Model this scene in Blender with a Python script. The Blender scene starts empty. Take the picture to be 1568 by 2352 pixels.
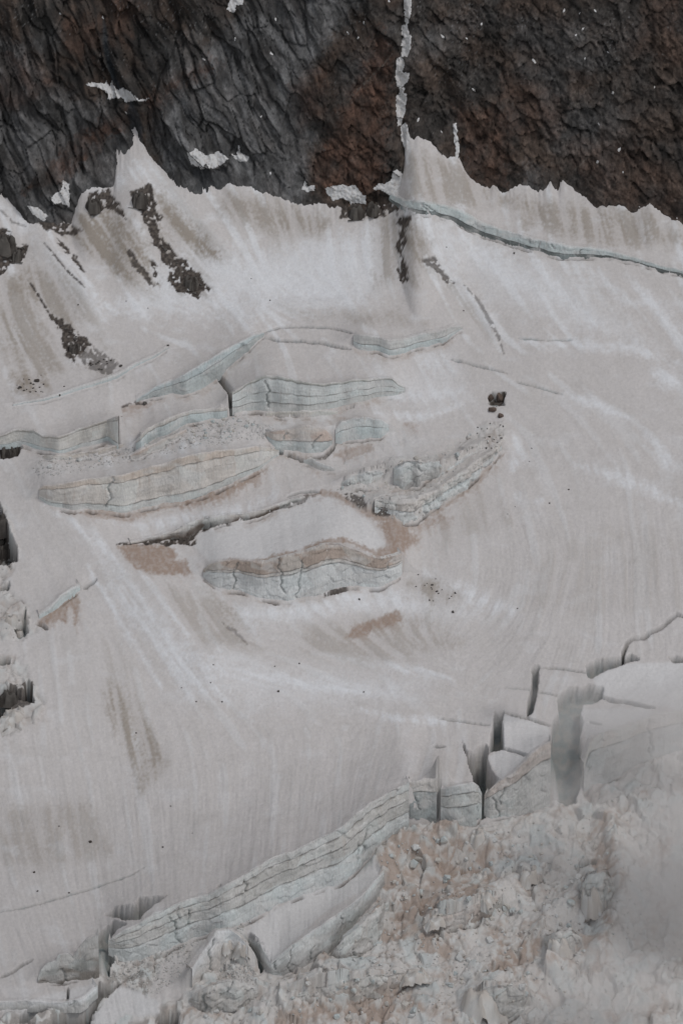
import bpy, bmesh, math, random
import numpy as np
from mathutils import Vector, Matrix, Euler

R = math.radians
# ------------------------------------------------------------------ camera
PITCH = R(25)
DIST = 2500.0
F = 11497.0                 # focal length in drawing units (1568 x 2352 sheet)
CX, CY = 784.0, 1176.0
FW = np.array([0, math.cos(PITCH), -math.sin(PITCH)])
UP = np.array([0, math.sin(PITCH), math.cos(PITCH)])
CAM = -FW * DIST
sc = bpy.context.scene
cd = bpy.data.cameras.new('camera')
cam = bpy.data.objects.new('camera', cd)
sc.collection.objects.link(cam)
cam.location = CAM
cam.rotation_euler = (math.pi / 2 - PITCH, 0, 0)
cd.sensor_fit = 'VERTICAL'
cd.sensor_height = 36
cd.lens = 36 * F / 2352
cd.clip_start = 10
cd.clip_end = 12000
sc.camera = cam
# ------------------------------------------------------------------ light
SUN_EL, SUN_AZ = R(60), R(116)          # azimuth measured from +y (away from camera) towards +x
w = bpy.data.worlds.new('World')
sc.world = w
w.use_nodes = True
nt = w.node_tree
for n in list(nt.nodes):
    nt.nodes.remove(n)
sky = nt.nodes.new('ShaderNodeTexSky')
sky.sky_type = 'NISHITA'
sky.sun_disc = False
sky.sun_elevation = SUN_EL
sky.sun_rotation = SUN_AZ
sky.altitude = 2500
sky.dust_density = 3.0
hs = nt.nodes.new('ShaderNodeHueSaturation')
hs.inputs['Saturation'].default_value = 0.22
bg = nt.nodes.new('ShaderNodeBackground')
bg.inputs['Strength'].default_value = 0.15
wo = nt.nodes.new('ShaderNodeOutputWorld')
nt.links.new(sky.outputs[0], hs.inputs['Color'])
nt.links.new(hs.outputs[0], bg.inputs[0])
nt.links.new(bg.outputs[0], wo.inputs[0])
sd_ = bpy.data.lights.new('sun', 'SUN')
sd_.energy = 1.05
sd_.angle = R(13)
sd_.color = (1.0, 0.965, 0.93)
sun = bpy.data.objects.new('sun', sd_)
sc.collection.objects.link(sun)
sdir = Vector((math.sin(SUN_AZ) * math.cos(SUN_EL), math.cos(SUN_AZ) * math.cos(SUN_EL), math.sin(SUN_EL)))
sun.rotation_euler = sdir.to_track_quat('Z', 'Y').to_euler()
sun.location = sdir * 600
sc.view_settings.view_transform = 'Standard'
sc.view_settings.look = 'None'
sc.view_settings.gamma = 1
sc.view_settings.use_curve_mapping = False
sc.view_settings.exposure = -0.20
sc.cycles.volume_step_rate = 2.0
sc.cycles.volume_bounces = 2
sc.cycles.max_bounces = 6

# ------------------------------------------------------------------ noise
_r = np.random.RandomState(7)
GA = _r.rand(8, 256, 256) * 2 * np.pi
GX, GY = np.cos(GA), np.sin(GA)
VT = _r.rand(8, 256, 256)

def perlin(x, y, s=0):
    s = s % 8
    xi = np.floor(x).astype(np.int64); yi = np.floor(y).astype(np.int64)
    fx = x - xi; fy = y - yi
    x0 = (xi + 37 * s) & 255; y0 = (yi + 91 * s) & 255
    x1 = (x0 + 1) & 255; y1 = (y0 + 1) & 255
    u = fx * fx * fx * (fx * (fx * 6 - 15) + 10); v = fy * fy * fy * (fy * (fy * 6 - 15) + 10)
    gx, gy = GX[s], GY[s]
    a = gx[y0, x0] * fx + gy[y0, x0] * fy
    b = gx[y0, x1] * (fx - 1) + gy[y0, x1] * fy
    c = gx[y1, x0] * fx + gy[y1, x0] * (fy - 1)
    d = gx[y1, x1] * (fx - 1) + gy[y1, x1] * (fy - 1)
    return ((a + (b - a) * u) * (1 - v) + (c + (d - c) * u) * v) * 1.5

def fbm(x, y, o=4, s=0, g=0.5):
    t = 0; a = 1; n = 0
    for i in range(o):
        t = t + a * perlin(x * 2 ** i + 13.7 * i, y * 2 ** i + 7.1 * i, s + i)
        n += a; a *= g
    return t / n

def ridged(x, y, o=4, s=0, g=0.5):
    t = 0; a = 1; n = 0
    for i in range(o):
        t = t + a * (1 - 2 * np.abs(perlin(x * 2 ** i + 5.3 * i, y * 2 ** i + 9.9 * i, s + i)))
        n += a; a *= g
    return t / n

def cells(x, y, s=0):
    """random tilted facets: returns facet height, distance to the second nearest minus nearest"""
    xi = np.floor(x).astype(np.int64); yi = np.floor(y).astype(np.int64)
    d1 = np.full(x.shape, 9.0); d2 = np.full(x.shape, 9.0); h = np.zeros(x.shape)
    ta, tb, tc, td = VT[s % 8], VT[(s + 1) % 8], VT[(s + 2) % 8], VT[(s + 3) % 8]
    te = VT[(s + 4) % 8]
    for j in (-1, 0, 1):
        for i in (-1, 0, 1):
            cx = (xi + i) & 255; cy = (yi + j) & 255
            px = xi + i + ta[cy, cx]; py = yi + j + tb[cy, cx]
            dx = x - px; dy = y - py
            d = np.sqrt(dx * dx + dy * dy)
            hh = tc[cy, cx] + dx * (td[cy, cx] - .5) * 1.4 + dy * (te[cy, cx] - .5) * 1.4
            near = d < d1
            d2 = np.where(near, d1, np.minimum(d2, d))
            h = np.where(near, hh, h)
            d1 = np.where(near, d, d1)
    return h, d2 - d1

def sstep(a, b, x):
    t = np.clip((x - a) / (b - a), 0, 1)
    return t * t * (3 - 2 * t)

def mix(a, b, m):
    m = np.asarray(m)[..., None]
    return a * (1 - m) + np.asarray(b) * m

# ------------------------------------------------------------------ drawing sheet <-> place
def ray(X, Y):
    X = np.asarray(X, float); Y = np.asarray(Y, float)
    d = FW[None] + ((X - CX) / F)[:, None] * np.array([1, 0, 0.]) - ((Y - CY) / F)[:, None] * UP[None]
    return d

def project(x, y, z):
    vx, vy, vz = x - CAM[0], y - CAM[1], z - CAM[2]
    dep = vy * FW[1] + vz * FW[2]
    u = vy * UP[1] + vz * UP[2]
    return CX + F * vx / dep, CY - F * u / dep

# ------------------------------------------------------------------ glacier height field
def axis(a, b, st, ext, n):
    core = np.arange(a, b, st)
    g = np.cumsum(np.linspace(st * 1.5, (ext / n) * 2, n))
    return np.concatenate([core[0] - g[::-1], core, core[-1] + g])

xs = axis(-188, 188, 0.56, 300, 16)
ys = axis(-318, 236, 0.58, 120, 12)
NX, NY = len(xs), len(ys)
GXm, GYm = np.meshgrid(xs, ys)

def base(x, y):
    b = y * math.tan(R(25)) + 0.0011 * np.maximum(0, y - 70) ** 2
    b = b + 3.0 * fbm(x / 95, y / 95, 2, 3) + 1.0 * fbm(x / 30, y / 30, 2, 5)
    b = b - 0.00012 * np.minimum(x + 60, 0) * 0
    return b

H = base(GXm, GYm)

def seg_dist(X, Y, pts):
    """distance to an open polyline and position along it (0..1)"""
    best = np.full(X.shape, 1e9); par = np.zeros(X.shape)
    pts = [tuple(map(float, p[:2])) for p in pts]
    L = [0]
    for a, b in zip(pts[:-1], pts[1:]):
        L.append(L[-1] + math.hypot(b[0] - a[0], b[1] - a[1]))
    for k, (a, b) in enumerate(zip(pts[:-1], pts[1:])):
        dx, dy = b[0] - a[0], b[1] - a[1]
        l2 = dx * dx + dy * dy + 1e-9
        t = np.clip(((X - a[0]) * dx + (Y - a[1]) * dy) / l2, 0, 1)
        d = np.hypot(X - a[0] - t * dx, Y - a[1] - t * dy)
        m = d < best
        best = np.where(m, d, best)
        par = np.where(m, (L[k] + t * (L[k + 1] - L[k])) / L[-1], par)
    return best, par

def poly_sd(X, Y, pts):
    """signed distance to a closed outline, negative inside"""
    d, _ = seg_dist(X, Y, list(pts) + [pts[0]])
    ins = np.zeros(X.shape, bool)
    n = len(pts)
    for i in range(n):
        x0, y0 = pts[i]; x1, y1 = pts[(i + 1) % n]
        if y0 == y1:
            continue
        c = ((Y < y0) != (Y < y1)) & (X < (x1 - x0) * (Y - y0) / (y1 - y0) + x0)
        ins ^= c
    return np.where(ins, -d, d)

class Field:
    """soft masks of traced outlines and strokes over the vertices of a surface"""
    def __init__(self, X, Y):
        self.X, self.Y = X, Y
        self.n1 = fbm(X / 22, Y / 22, 3, 1)
        self.n2 = fbm(X / 7, Y / 7, 2, 4)
    def _sub(self, pts, pad):
        px = [p[0] for p in pts]; py = [p[1] for p in pts]
        return np.nonzero((self.X > min(px) - pad) & (self.X < max(px) + pad) & (self.Y > min(py) - pad) & (self.Y < max(py) + pad))
    def poly(self, pts, soft=3, rag=4):
        out = np.zeros(self.X.shape)
        ix = self._sub(pts, soft * 2 + rag * 2 + 4)
        if len(ix[0]) == 0:
            return out
        sd = poly_sd(self.X[ix], self.Y[ix], pts)
        sd = sd + rag * (1.2 * self.n1[ix] + 0.9 * self.n2[ix])
        out[ix] = 1 - sstep(-soft, soft, sd)
        return out
    def stroke(self, pts, wd=6, soft=None, rag=2, taper=0.3):
        soft = wd * .5 if soft is None else soft
        out = np.zeros(self.X.shape)
        ix = self._sub(pts, wd + soft * 2 + rag * 2 + 4)
        if len(ix[0]) == 0:
            return out
        d, t = seg_dist(self.X[ix], self.Y[ix], pts)
        ww = wd / 2 * (np.clip(np.minimum(t, 1 - t) / max(taper, 1e-3), 0.12, 1) ** .6 if taper > 0 else 1)
        sd = d - ww + rag * (self.n1[ix] + .8 * self.n2[ix])
        out[ix] = 1 - sstep(-soft, soft, sd)
        return out

def sampleH(x, y):
    fx = np.interp(x, xs, np.arange(NX)); fy = np.interp(y, ys, np.arange(NY))
    x0 = np.clip(fx.astype(int), 0, NX - 2); y0 = np.clip(fy.astype(int), 0, NY - 2)
    u = fx - x0; v = fy - y0
    return (H[y0, x0] * (1 - u) + H[y0, x0 + 1] * u) * (1 - v) + (H[y0 + 1, x0] * (1 - u) + H[y0 + 1, x0 + 1] * u) * v

def hit(X, Y):
    """where the sight lines through sheet points meet the glacier"""
    X = np.atleast_1d(np.asarray(X, float)); Y = np.atleast_1d(np.asarray(Y, float))
    d = ray(X, Y)
    P = np.zeros((len(X), 3)); done = np.zeros(len(X), bool)
    prev = None; py = None
    for yy in np.arange(-330, 300, 0.5):
        t = (yy - CAM[1]) / d[:, 1]
        x = CAM[0] + t * d[:, 0]; z = CAM[2] + t * d[:, 2]
        g = z - sampleH(x, np.full(len(X), yy))
        if prev is not None:
            m = (g <= 0) & ~done
            if m.any():
                f = prev[m] / np.maximum(prev[m] - g[m], 1e-6)
                f = np.clip(f, 0, 1)
                yv = py + f * (yy - py)
                tt = (yv - CAM[1]) / d[m, 1]
                P[m] = CAM + tt[:, None] * d[m]
                done |= m
        prev, py = g, yy
        if done.all():
            break
    return P

# ---- gentle large forms: avalanche cones and ribs
X0, Y0 = project(GXm, GYm, H)
def ridge(pts, width, height):
    global H
    d, t = seg_dist(X0, Y0, pts)
    H = H + height * np.exp(-(d / width) ** 2) * sstep(0, .25, 1 - t) * 1.0
ridge([(75, 500), (120, 590), (190, 680), (250, 740)], 34, 4.5)
ridge([(320, 350), (385, 440), (470, 540), (560, 620)], 38, 5.0)
ridge([(950, 480), (985, 540), (1010, 590)], 42, 5.0)
ridge([(1060, 660), (1110, 720), (1150, 790)], 12, 1.3)
ridge([(100, 1130), (250, 1270), (400, 1450), (560, 1640)], 75, 5.0)
ridge([(0, 950), (150, 930), (300, 880), (420, 820)], 45, 2.0)
ridge([(700, 560), (690, 640), (690, 700)], 110, -3.0)
ridge([(720, 1520), (1000, 1440), (1250, 1500)], 120, -3.0)

# ---- foot of the rock face
foot = np.array([(-400, 540), (0, 522), (170, 522), (300, 498), (450, 478), (650, 488), (850, 508), (1000, 486), (1100, 470), (1300, 472), (1450, 500), (1568, 532), (2000, 620)], float)
fx_ = np.arange(-250, 1820, 6.)
Pf = hit(fx_, np.interp(fx_, foot[:, 0], foot[:, 1]))
def smooth1(a, n):
    k = np.hanning(2 * n + 1); k /= k.sum()
    return np.convolve(np.pad(a, n, mode='edge'), k, 'valid')
yc0 = smooth1(np.interp(xs, Pf[:, 0], Pf[:, 1]), 18)
zc0 = smooth1(np.interp(xs, Pf[:, 0], Pf[:, 2]), 18)
COT = 1 / math.tan(R(67))

snowline = np.array([(-300, 430), (0, 443), (22, 462), (45, 485), (60, 507), (100, 516), (165, 520), (172, 495), (188, 450), (200, 436), (262, 428), (268, 395), (284, 372), (300, 352), (318, 348),
    (333, 352), (352, 372), (375, 398), (410, 426), (450, 445), (480, 445), (505, 438), (520, 431), (545, 427), (575, 432), (588, 445), (610, 450), (640, 468), (665, 476), (690, 480), (740, 486), (800, 502), (850, 506),
    (880, 490), (915, 455), (926, 400), (932, 330), (944, 326), (959, 324), (989, 331), (1004, 357), (1026, 367), (1044, 363), (1056, 374), (1079, 415), (1104, 435), (1124, 446), (1139, 442), (1154, 458),
    (1171, 453), (1179, 441), (1209, 440), (1229, 455), (1251, 442), (1264, 427), (1279, 445), (1294, 426), (1314, 440), (1349, 460), (1369, 482), (1396, 477), (1424, 480), (1449, 492), (1474, 480),
    (1499, 476), (1524, 502), (1568, 520), (1900, 590)], float)
lx = np.arange(-280, 1850, 2.)
ly = np.interp(lx, snowline[:, 0], snowline[:, 1]) + 6 * fbm(lx / 16, lx * 0 + 3, 4, 2, .7)
ly = ly - 11 * np.clip(perlin(lx / 15, lx * 0 + .5, 5) - .15, 0, 1) ** 1.3 - 9 * np.clip(perlin(lx / 6, lx * 0 + 1.5, 6) - .2, 0, 1)
def cliff0(x):      # smooth plane of the rock
    return np.interp(x, xs, yc0), np.interp(x, xs, zc0)
d = ray(lx, ly)
# meet the smooth rock plane: y = yc + (z-zc)*COT
xx = np.zeros(len(lx))
for _ in range(6):
    yc_, zc_ = cliff0(xx)
    # CAMy + t dy = yc + (CAMz + t dz - zc) COT
    t = (yc_ - CAM[1] + (CAM[2] - zc_) * COT) / (d[:, 1] - d[:, 2] * COT)
    xx = CAM[0] + t * d[:, 0]
Pl = CAM + t[:, None] * d
yP = np.interp(xs, Pl[:, 0], Pl[:, 1]); zP = np.interp(xs, Pl[:, 0], Pl[:, 2])
TR = math.tan(R(45))
zPs, yPs = smooth1(zP, 14), smooth1(yP, 14)
near = np.exp(-np.maximum(yP[None] - GYm, 0) / 4.5)
ramp = (zP[None] * near + zPs[None] * (1 - near)) - ((yP[None] * near + yPs[None] * (1 - near)) - GYm) * TR
# wind-rounded blend between the ramps and the glacier below
kk = 3.0
dd = np.clip((ramp - H) / kk, -30, 30)
H = H + np.where(GYm < yP[None] + 60, kk * np.log1p(np.exp(dd)), 0) - kk * math.log(2) * np.exp(-np.abs(dd)) * .5

# ------------------------------------------------------------------ ice walls
WALLS = []
def wall(name, label, pts, L=55, lean=0.10, bands=None, cols=None, fl=0.5, jag=3.2, cat='ice cliff', group=None, dark=0.0, seed=1, dirt=0.0):
    """pts: (x, top, bottom) on the sheet; the step is built at its bottom line and lifts the snow behind it"""
    global H
    a = np.array(pts, float)
    X = np.arange(a[0, 0], a[-1, 0] + .01, 2.0)
    T = np.interp(X, a[:, 0], a[:, 1]); Bm = np.interp(X, a[:, 0], a[:, 2])
    hgt = Bm - T
    endf = np.clip(np.minimum(X - X[0], X[-1] - X) / 10, 0, 1)
    T = T + jag * fbm(X / 22, X * 0 + seed * 3.3, 3, seed) * endf * np.clip(hgt / 10, 0.2, 1)
    Bm = Bm + jag * 1.8 * fbm(X / 34, X * 0 + seed * 5.1, 2, seed + 2) * endf * np.clip(hgt / 10, 0.2, 1)
    T = np.minimum(T, Bm - 1.0)
    P = hit(X, Bm)
    o = np.argsort(P[:, 0]); P = P[o]; X = X[o]; T = T[o]
    if len(P) > 24:
        P[:, 1] = smooth1(P[:, 1], 7); P[:, 2] = smooth1(P[:, 2], 7)
    dT = ray(X, T)
    h = np.zeros(len(X))
    for _ in range(4):
        yt = P[:, 1] + lean * h
        t = (yt - CAM[1]) / dT[:, 1]
        h = np.maximum(CAM[2] + t * dT[:, 2] - P[:, 2], 0.3)
    xt = CAM[0] + t * dT[:, 0]
    top = np.stack([P[:, 0], P[:, 1] + lean * h, P[:, 2] + h], 1)
    yw = np.interp(xs, P[:, 0], P[:, 1] + lean * h)
    zw = np.interp(xs, P[:, 0], P[:, 2] + h)
    inside = (xs >= P[0, 0]) & (xs <= P[-1, 0])
    Hw = sampleH(xs, yw + .4)
    rise = np.where(inside, np.maximum(zw - Hw, 0), 0)
    # let the lift die out past the ends
    last = np.nonzero(inside)[0]
    if len(last):
        i0, i1 = last[0], last[-1]
        k = np.arange(NX)
        rise = np.where(k < i0, rise[i0] * np.exp(-((k - i0) / 8.) ** 2), rise)
        rise = np.where(k > i1, rise[i1] * np.exp(-((k - i1) / 8.) ** 2), rise)
    tt = GYm - yw[None]
    lat = smooth1(rise, 3)
    Lr = L
    tts = GYm - smooth1(yw, 16)[None]
    fall = np.clip(1 - np.maximum(tts, 0) / Lr, 0, 1) ** 1.6
    wnear = np.exp(-np.maximum(tt, 0) / 2.2)
    H = H + np.where(tt > 0, fall * (rise[None] * wnear + smooth1(rise, 18)[None] * (1 - wnear)), 0)
    WALLS.append(dict(name=name, label=label, P=P, top=top, h=h, lean=lean, bands=bands, cols=cols, fl=fl, X=X, cat=cat, group=group, dark=dark, seed=seed, dirt=dirt))

SN = (.66, .64, .62); DS = (.62, .585, .55); IB = (.56, .61, .605); IP = (.655, .67, .66); GR = (.52, .51, .49); BR = (.42, .33, .27)
MU = (.15, .12, .10); WH = (.72, .72, .72)
# bottom of the picture first, then up
RG = ((.57, .555, .53), (.48, .46, .435))
wall('ice_cliff', 'broad grey ice block face near the bottom edge right of centre', [(1088, 2302, 2312), (1108, 2270, 2330), (1160, 2260, 2338), (1198, 2272, 2322), (1216, 2290, 2302)], L=14, cols=RG, seed=32, fl=1.3, jag=5)
wall('ice_cliff', 'rough ice step left of centre near the bottom edge', [(436, 2294, 2302), (478, 2262, 2322), (540, 2250, 2312), (592, 2264, 2288)], L=14, cols=RG, seed=33, fl=1.4, jag=6)
wall('ice_cliff', 'long low ice step across the rubble near the bottom centre', [(640, 2300, 2308), (700, 2272, 2306), (780, 2256, 2300), (860, 2240, 2284), (930, 2236, 2262), (970, 2240, 2250)], L=14, cols=((.58, .54, .50), (.42, .36, .32)), seed=34, fl=1.3, jag=7)
wall('ice_cliff', 'grey leaning ice slabs just right of the flat white snow slab', [(762, 2192, 2202), (790, 2152, 2216), (830, 2120, 2196), (868, 2086, 2160), (892, 2062, 2080)], L=14, cols=RG, seed=35, fl=1.3, jag=6)
wall('ice_cliff', 'grey ice step in the lower right rubble beside the mist', [(1250, 2152, 2160), (1272, 2140, 2200), (1312, 2134, 2200), (1334, 2152, 2170)], L=14, cols=RG, seed=36, fl=1.3, jag=5)
wall('ice_cliff', 'tall grey ice face under the small dark cave', [(1330, 2042, 2056), (1350, 2010, 2092), (1386, 2000, 2098), (1408, 2030, 2060)], L=14, cols=RG, seed=37, fl=1.3, jag=5)
wall('ice_cliff', 'curved brown ice step in the middle of the rubble hump', [(960, 2130, 2136), (1000, 2104, 2140), (1060, 2090, 2130), (1110, 2070, 2112), (1150, 2058, 2080)], L=14, cols=((.56, .50, .46), (.36, .31, .275)), seed=38, fl=1.3, jag=7)
wall('ice_cliff', 'low snow slab edge above the dark mud hollow at the bottom left', [(-30, 2296, 2306), (0, 2300, 2322), (50, 2298, 2318), (100, 2300, 2314), (140, 2302, 2322), (190, 2292, 2318), (225, 2262, 2282)], L=25, cols=(WH, GR), seed=2)
wall('ice_cliff', 'lower edge of the flat white snow slab leaning left in the lower icefall', [(572, 2156, 2162), (600, 2168, 2200), (620, 2212, 2238), (655, 2182, 2238), (690, 2156, 2228), (745, 2118, 2190), (784, 2092, 2150), (830, 2060, 2108), (860, 2022, 2062), (880, 2000, 2026)], L=30, cols=(IP, GR), seed=3, dark=.2)
wall('ice_cliff', 'curved pale ice ridge left of the white snow slab', [(440, 2225, 2275), (470, 2180, 2240), (500, 2135, 2220), (530, 2132, 2205), (550, 2150, 2215), (570, 2175, 2225)], L=24, cols=(WH, DS), seed=4)
wall('ice_cliff', 'dirty brown ice step at the left above the cracked snow slabs', [(88, 2245, 2257), (96, 2225, 2257), (110, 2212, 2256), (130, 2204, 2254), (135, 2192, 2254), (162, 2188, 2253), (170, 2197, 2252), (185, 2171, 2252), (200, 2154, 2252), (228, 2148, 2248)], L=22, cols=(GR, (.30, .27, .24)), seed=5, dark=.25)
wall('ice_cliff', 'long layered ice cliff crossing the lower glacier from bottom left to centre', [(250, 2160, 2185), (270, 2145, 2200), (290, 2132, 2205), (320, 2122, 2200), (350, 2100, 2190), (380, 2089, 2180), (410, 2074, 2170), (440, 2062, 2155), (480, 2053, 2145), (505, 2040, 2130), (530, 2026, 2125), (560, 2009, 2118), (600, 1985, 2098), (630, 1966, 2082), (675, 1954, 2062), (720, 1932, 2045), (784, 1900, 2025), (814, 1870, 2003), (850, 1843, 1968), (884, 1824, 1934), (914, 1806, 1918), (938, 1797, 1905)],
     L=70, bands=(0, .16, .36, .62, 1), cols=((.66, .66, .64), (.62, .605, .575), (.56, .55, .525), (.62, .64, .63)), seed=6, fl=0.6)
wall('ice_cliff', 'grey ice cliff recess split by a dark vertical crack below the lower snowfield', [(940, 1797, 1868), (970, 1791, 1880), (1002, 1787, 1890)], L=45, bands=(0, .3, 1), cols=(DS, (.38, .40, .395)), seed=7, fl=.6, dark=.1)
wall('ice_cliff', 'square ice buttress between two dark cracks beneath the snowfield edge', [(1012, 1811, 1893), (1049, 1803, 1909), (1084, 1795, 1902), (1096, 1802, 1888), (1104, 1822, 1868)], L=45, bands=(0, .2, .48, 1), cols=(IP, (.60, .60, .575), (.52, .54, .53)), seed=8, fl=0.5)
wall('ice_cliff', 'pinkish ice cliff below the triangular snow block right of the deep cleft', [(1112, 1825, 1862), (1120, 1815, 1878), (1144, 1794, 1880), (1179, 1773, 1872), (1204, 1745, 1868), (1214, 1732, 1866), (1235, 1715, 1860), (1262, 1700, 1852)], L=40, bands=(0, .25, 1), cols=((.60, .54, .50), (.58, .575, .555)), seed=9, fl=0.6)
wall('ice_cliff', 'hazy ice cliff at the right edge above the mist bank', [(1338, 1752, 1815), (1356, 1690, 1800), (1400, 1676, 1790), (1450, 1660, 1762), (1500, 1642, 1742), (1568, 1630, 1720), (1640, 1620, 1700)], L=45, bands=(0, .3, 1), cols=(DS, (.50, .50, .49)), seed=10)
# middle icefall
wall('ice_cliff', 'small ice step at the lower left of the central ice jumble', [(785, 1108, 1124), (800, 1098, 1130), (830, 1086, 1124), (870, 1080, 1120), (898, 1088, 1112)], L=16, cols=(IP, DS), seed=26, fl=1.3, jag=5)
wall('ice_cliff', 'tilted ice step on the right side of the central ice jumble', [(1000, 1092, 1112), (1020, 1078, 1112), (1045, 1060, 1092), (1075, 1042, 1070), (1112, 1030, 1046)], L=16, cols=(IP, DS), seed=27, fl=1.3, jag=5)
wall('ice_cliff', 'short blue slot in the snow slope on the left side', [(90, 1412, 1420), (115, 1395, 1408), (140, 1366, 1388), (165, 1350, 1368), (185, 1342, 1353)], L=20, cols=(IP, IB), seed=11, jag=1)
wall('ice_cliff', 'bluish ice cliff under the brown dirt rim at the middle of the slope', [(468, 1308, 1322), (480, 1296, 1335), (500, 1289, 1347), (545, 1284, 1355), (590, 1291, 1366), (610, 1290, 1374), (645, 1278, 1380), (700, 1268, 1373), (740, 1248, 1362), (784, 1250, 1348), (814, 1262, 1345), (845, 1276, 1346), (869, 1284, 1348), (890, 1282, 1342), (905, 1276, 1334), (922, 1270, 1316)],
     L=75, bands=(0, .34, .42, 1), cols=((.50, .41, .35), (.64, .60, .56), (.70, .71, .70)), seed=12, fl=0.6)
wall('ice_cliff', 'broken jumble of leaning ice blocks edge facing down to the right', [(860, 1148, 1178), (900, 1150, 1188), (934, 1150, 1198), (954, 1150, 1196), (989, 1128, 1168), (1024, 1105, 1148), (1054, 1085, 1130), (1094, 1058, 1095), (1129, 1032, 1060), (1150, 1010, 1030)], L=30, bands=(0, .5, 1), cols=(DS, IP), seed=13, fl=1.6, jag=5)
wall('ice_cliff', 'dark muddy ice step above the white snow dome', [(300, 1246, 1250), (360, 1232, 1242), (400, 1219, 1240), (430, 1203, 1236), (460, 1192, 1215), (500, 1183, 1205), (560, 1180, 1195), (610, 1168, 1182), (650, 1153, 1166), (700, 1139, 1145)], L=30, cols=(DS, MU), seed=14, fl=.8, dark=.2)
wall('ice_cliff', 'small ice face topped by snow among the central ice jumble', [(905, 1072, 1112), (920, 1064, 1120), (934, 1060, 1120), (959, 1060, 1120), (984, 1060, 1104), (1010, 1058, 1080)], L=22, cols=(IP, GR), seed=15, fl=1.2, jag=4)
wall('ice_cliff', 'long tan streaked ice wall across the middle icefall', [(92, 1122, 1140), (100, 1116, 1152), (130, 1112, 1164), (165, 1108, 1171), (200, 1099, 1168), (250, 1094, 1172), (280, 1090, 1178), (310, 1083, 1170), (350, 1070, 1165), (370, 1066, 1154), (415, 1050, 1150), (440, 1044, 1144), (460, 1040, 1140), (505, 1034, 1120), (550, 1030, 1100), (600, 1024, 1074), (640, 1034, 1044)],
     L=60, bands=(0, .2, .82, 1), cols=((.65, .57, .50), (.67, .63, .585), (.60, .61, .59)), seed=16, fl=0.28, dirt=.3)
wall('ice_cliff', 'brown ice face beneath the rounded snow dome block', [(612, 992, 1002), (625, 990, 1024), (645, 988, 1036), (670, 984, 1032), (700, 976, 1045), (720, 978, 1046), (745, 985, 1036), (762, 1000, 1018)], L=30, bands=(0, .55, 1), cols=((.60, .50, .44), (.55, .58, .57)), seed=17, fl=0.5)
wall('ice_cliff', 'shallow ice step curling under the snow dome block', [(698, 1056, 1062), (720, 1054, 1072), (745, 1066, 1084), (768, 1076, 1082)], L=14, cols=(IP, GR), seed=28, fl=.6)
wall('ice_cliff', 'low brown ice ledge below the curving ice step on the left', [(300, 1046, 1052), (330, 1028, 1044), (365, 1012, 1028), (395, 1000, 1014), (428, 985, 994)], L=14, cols=((.56, .47, .41), DS), seed=29, fl=.8, jag=4)
wall('ice_cliff', 'low cream ice ledge under the rippled ice band on the left', [(100, 1046, 1052), (140, 1046, 1058), (190, 1040, 1054), (240, 1030, 1044), (285, 1018, 1028)], L=14, cols=((.60, .55, .49), DS), seed=30, fl=.8, jag=4)
wall('ice_cliff', 'low cream ice ledge under the three layered ice cliff', [(610, 948, 956), (650, 944, 958), (720, 942, 956), (770, 944, 954), (820, 938, 948)], L=14, cols=((.58, .56, .50), DS), seed=31, fl=.7, jag=3)
wall('ice_cliff', 'arched blue grey ice face right of the snow dome block', [(770, 985, 1010), (784, 968, 1012), (815, 958, 1010), (850, 958, 1005), (875, 964, 1006), (892, 975, 990)], L=26, bands=(0, .45, 1), cols=(IP, IB), seed=18, fl=0.3)
wall('ice_cliff', 'rippled cream ice band at the far left over the dark hole', [(-40, 1004, 1020), (0, 1002, 1026), (20, 992, 1028), (45, 985, 1016), (80, 989, 1027), (100, 1002, 1034), (135, 1002, 1040), (175, 987, 1032), (215, 973, 1020), (250, 962, 1010), (274, 955, 1034)], L=40, bands=(0, .12, .8, 1), cols=((.48, .45, .41), (.64, .62, .58), IB), seed=19, fl=0.22)
wall('ice_cliff', 'curving ice step left of the blue ice chute', [(314, 1012, 1030), (325, 996, 1030), (340, 982, 1016), (380, 963, 1000), (410, 950, 983), (440, 942, 970), (480, 939, 962), (522, 935, 958)], L=34, bands=(0, .3, 1), cols=((.62, .59, .55), IB), seed=20, fl=0.25)
wall('ice_cliff', 'three layered blue white ice cliff at the top right of the icefall', [(533, 902, 945), (545, 894, 946), (565, 881, 944), (590, 868, 942), (612, 860, 944), (650, 865, 946), (685, 874, 948), (720, 880, 946), (784, 877, 932), (814, 872, 925), (859, 869, 914), (899, 869, 907), (914, 882, 906), (929, 890, 900)],
     L=70, bands=(0, .08, .46, .74, 1), cols=((.52, .52, .48), (.68, .70, .685), (.64, .665, .65), (.57, .575, .555)), seed=21, fl=0.22)
wall('ice_cliff', 'blue ice face ending in a dirty crack at the upper right of the icefall', [(812, 768, 790), (824, 768, 804), (870, 774, 806), (895, 781, 816), (925, 780, 808), (965, 767, 795), (1005, 761, 789), (1030, 752, 775), (1060, 750, 755)], L=40, bands=(0, .6, 1), cols=((.62, .62, .60), IB), seed=22, fl=0.3)
wall('ice_cliff', 'deep pale blue chasm wall rising to the right in the upper icefall', [(312, 920, 924), (340, 900, 914), (360, 886, 910), (395, 874, 904), (425, 858, 905), (455, 840, 896), (490, 820, 876), (510, 806, 860), (525, 798, 842), (555, 783, 817), (580, 771, 797), (606, 764, 768)], L=45, bands=(0, .34, 1), cols=((.54, .60, .605), (.50, .53, .52)), seed=23, fl=0.4, jag=3)
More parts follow.
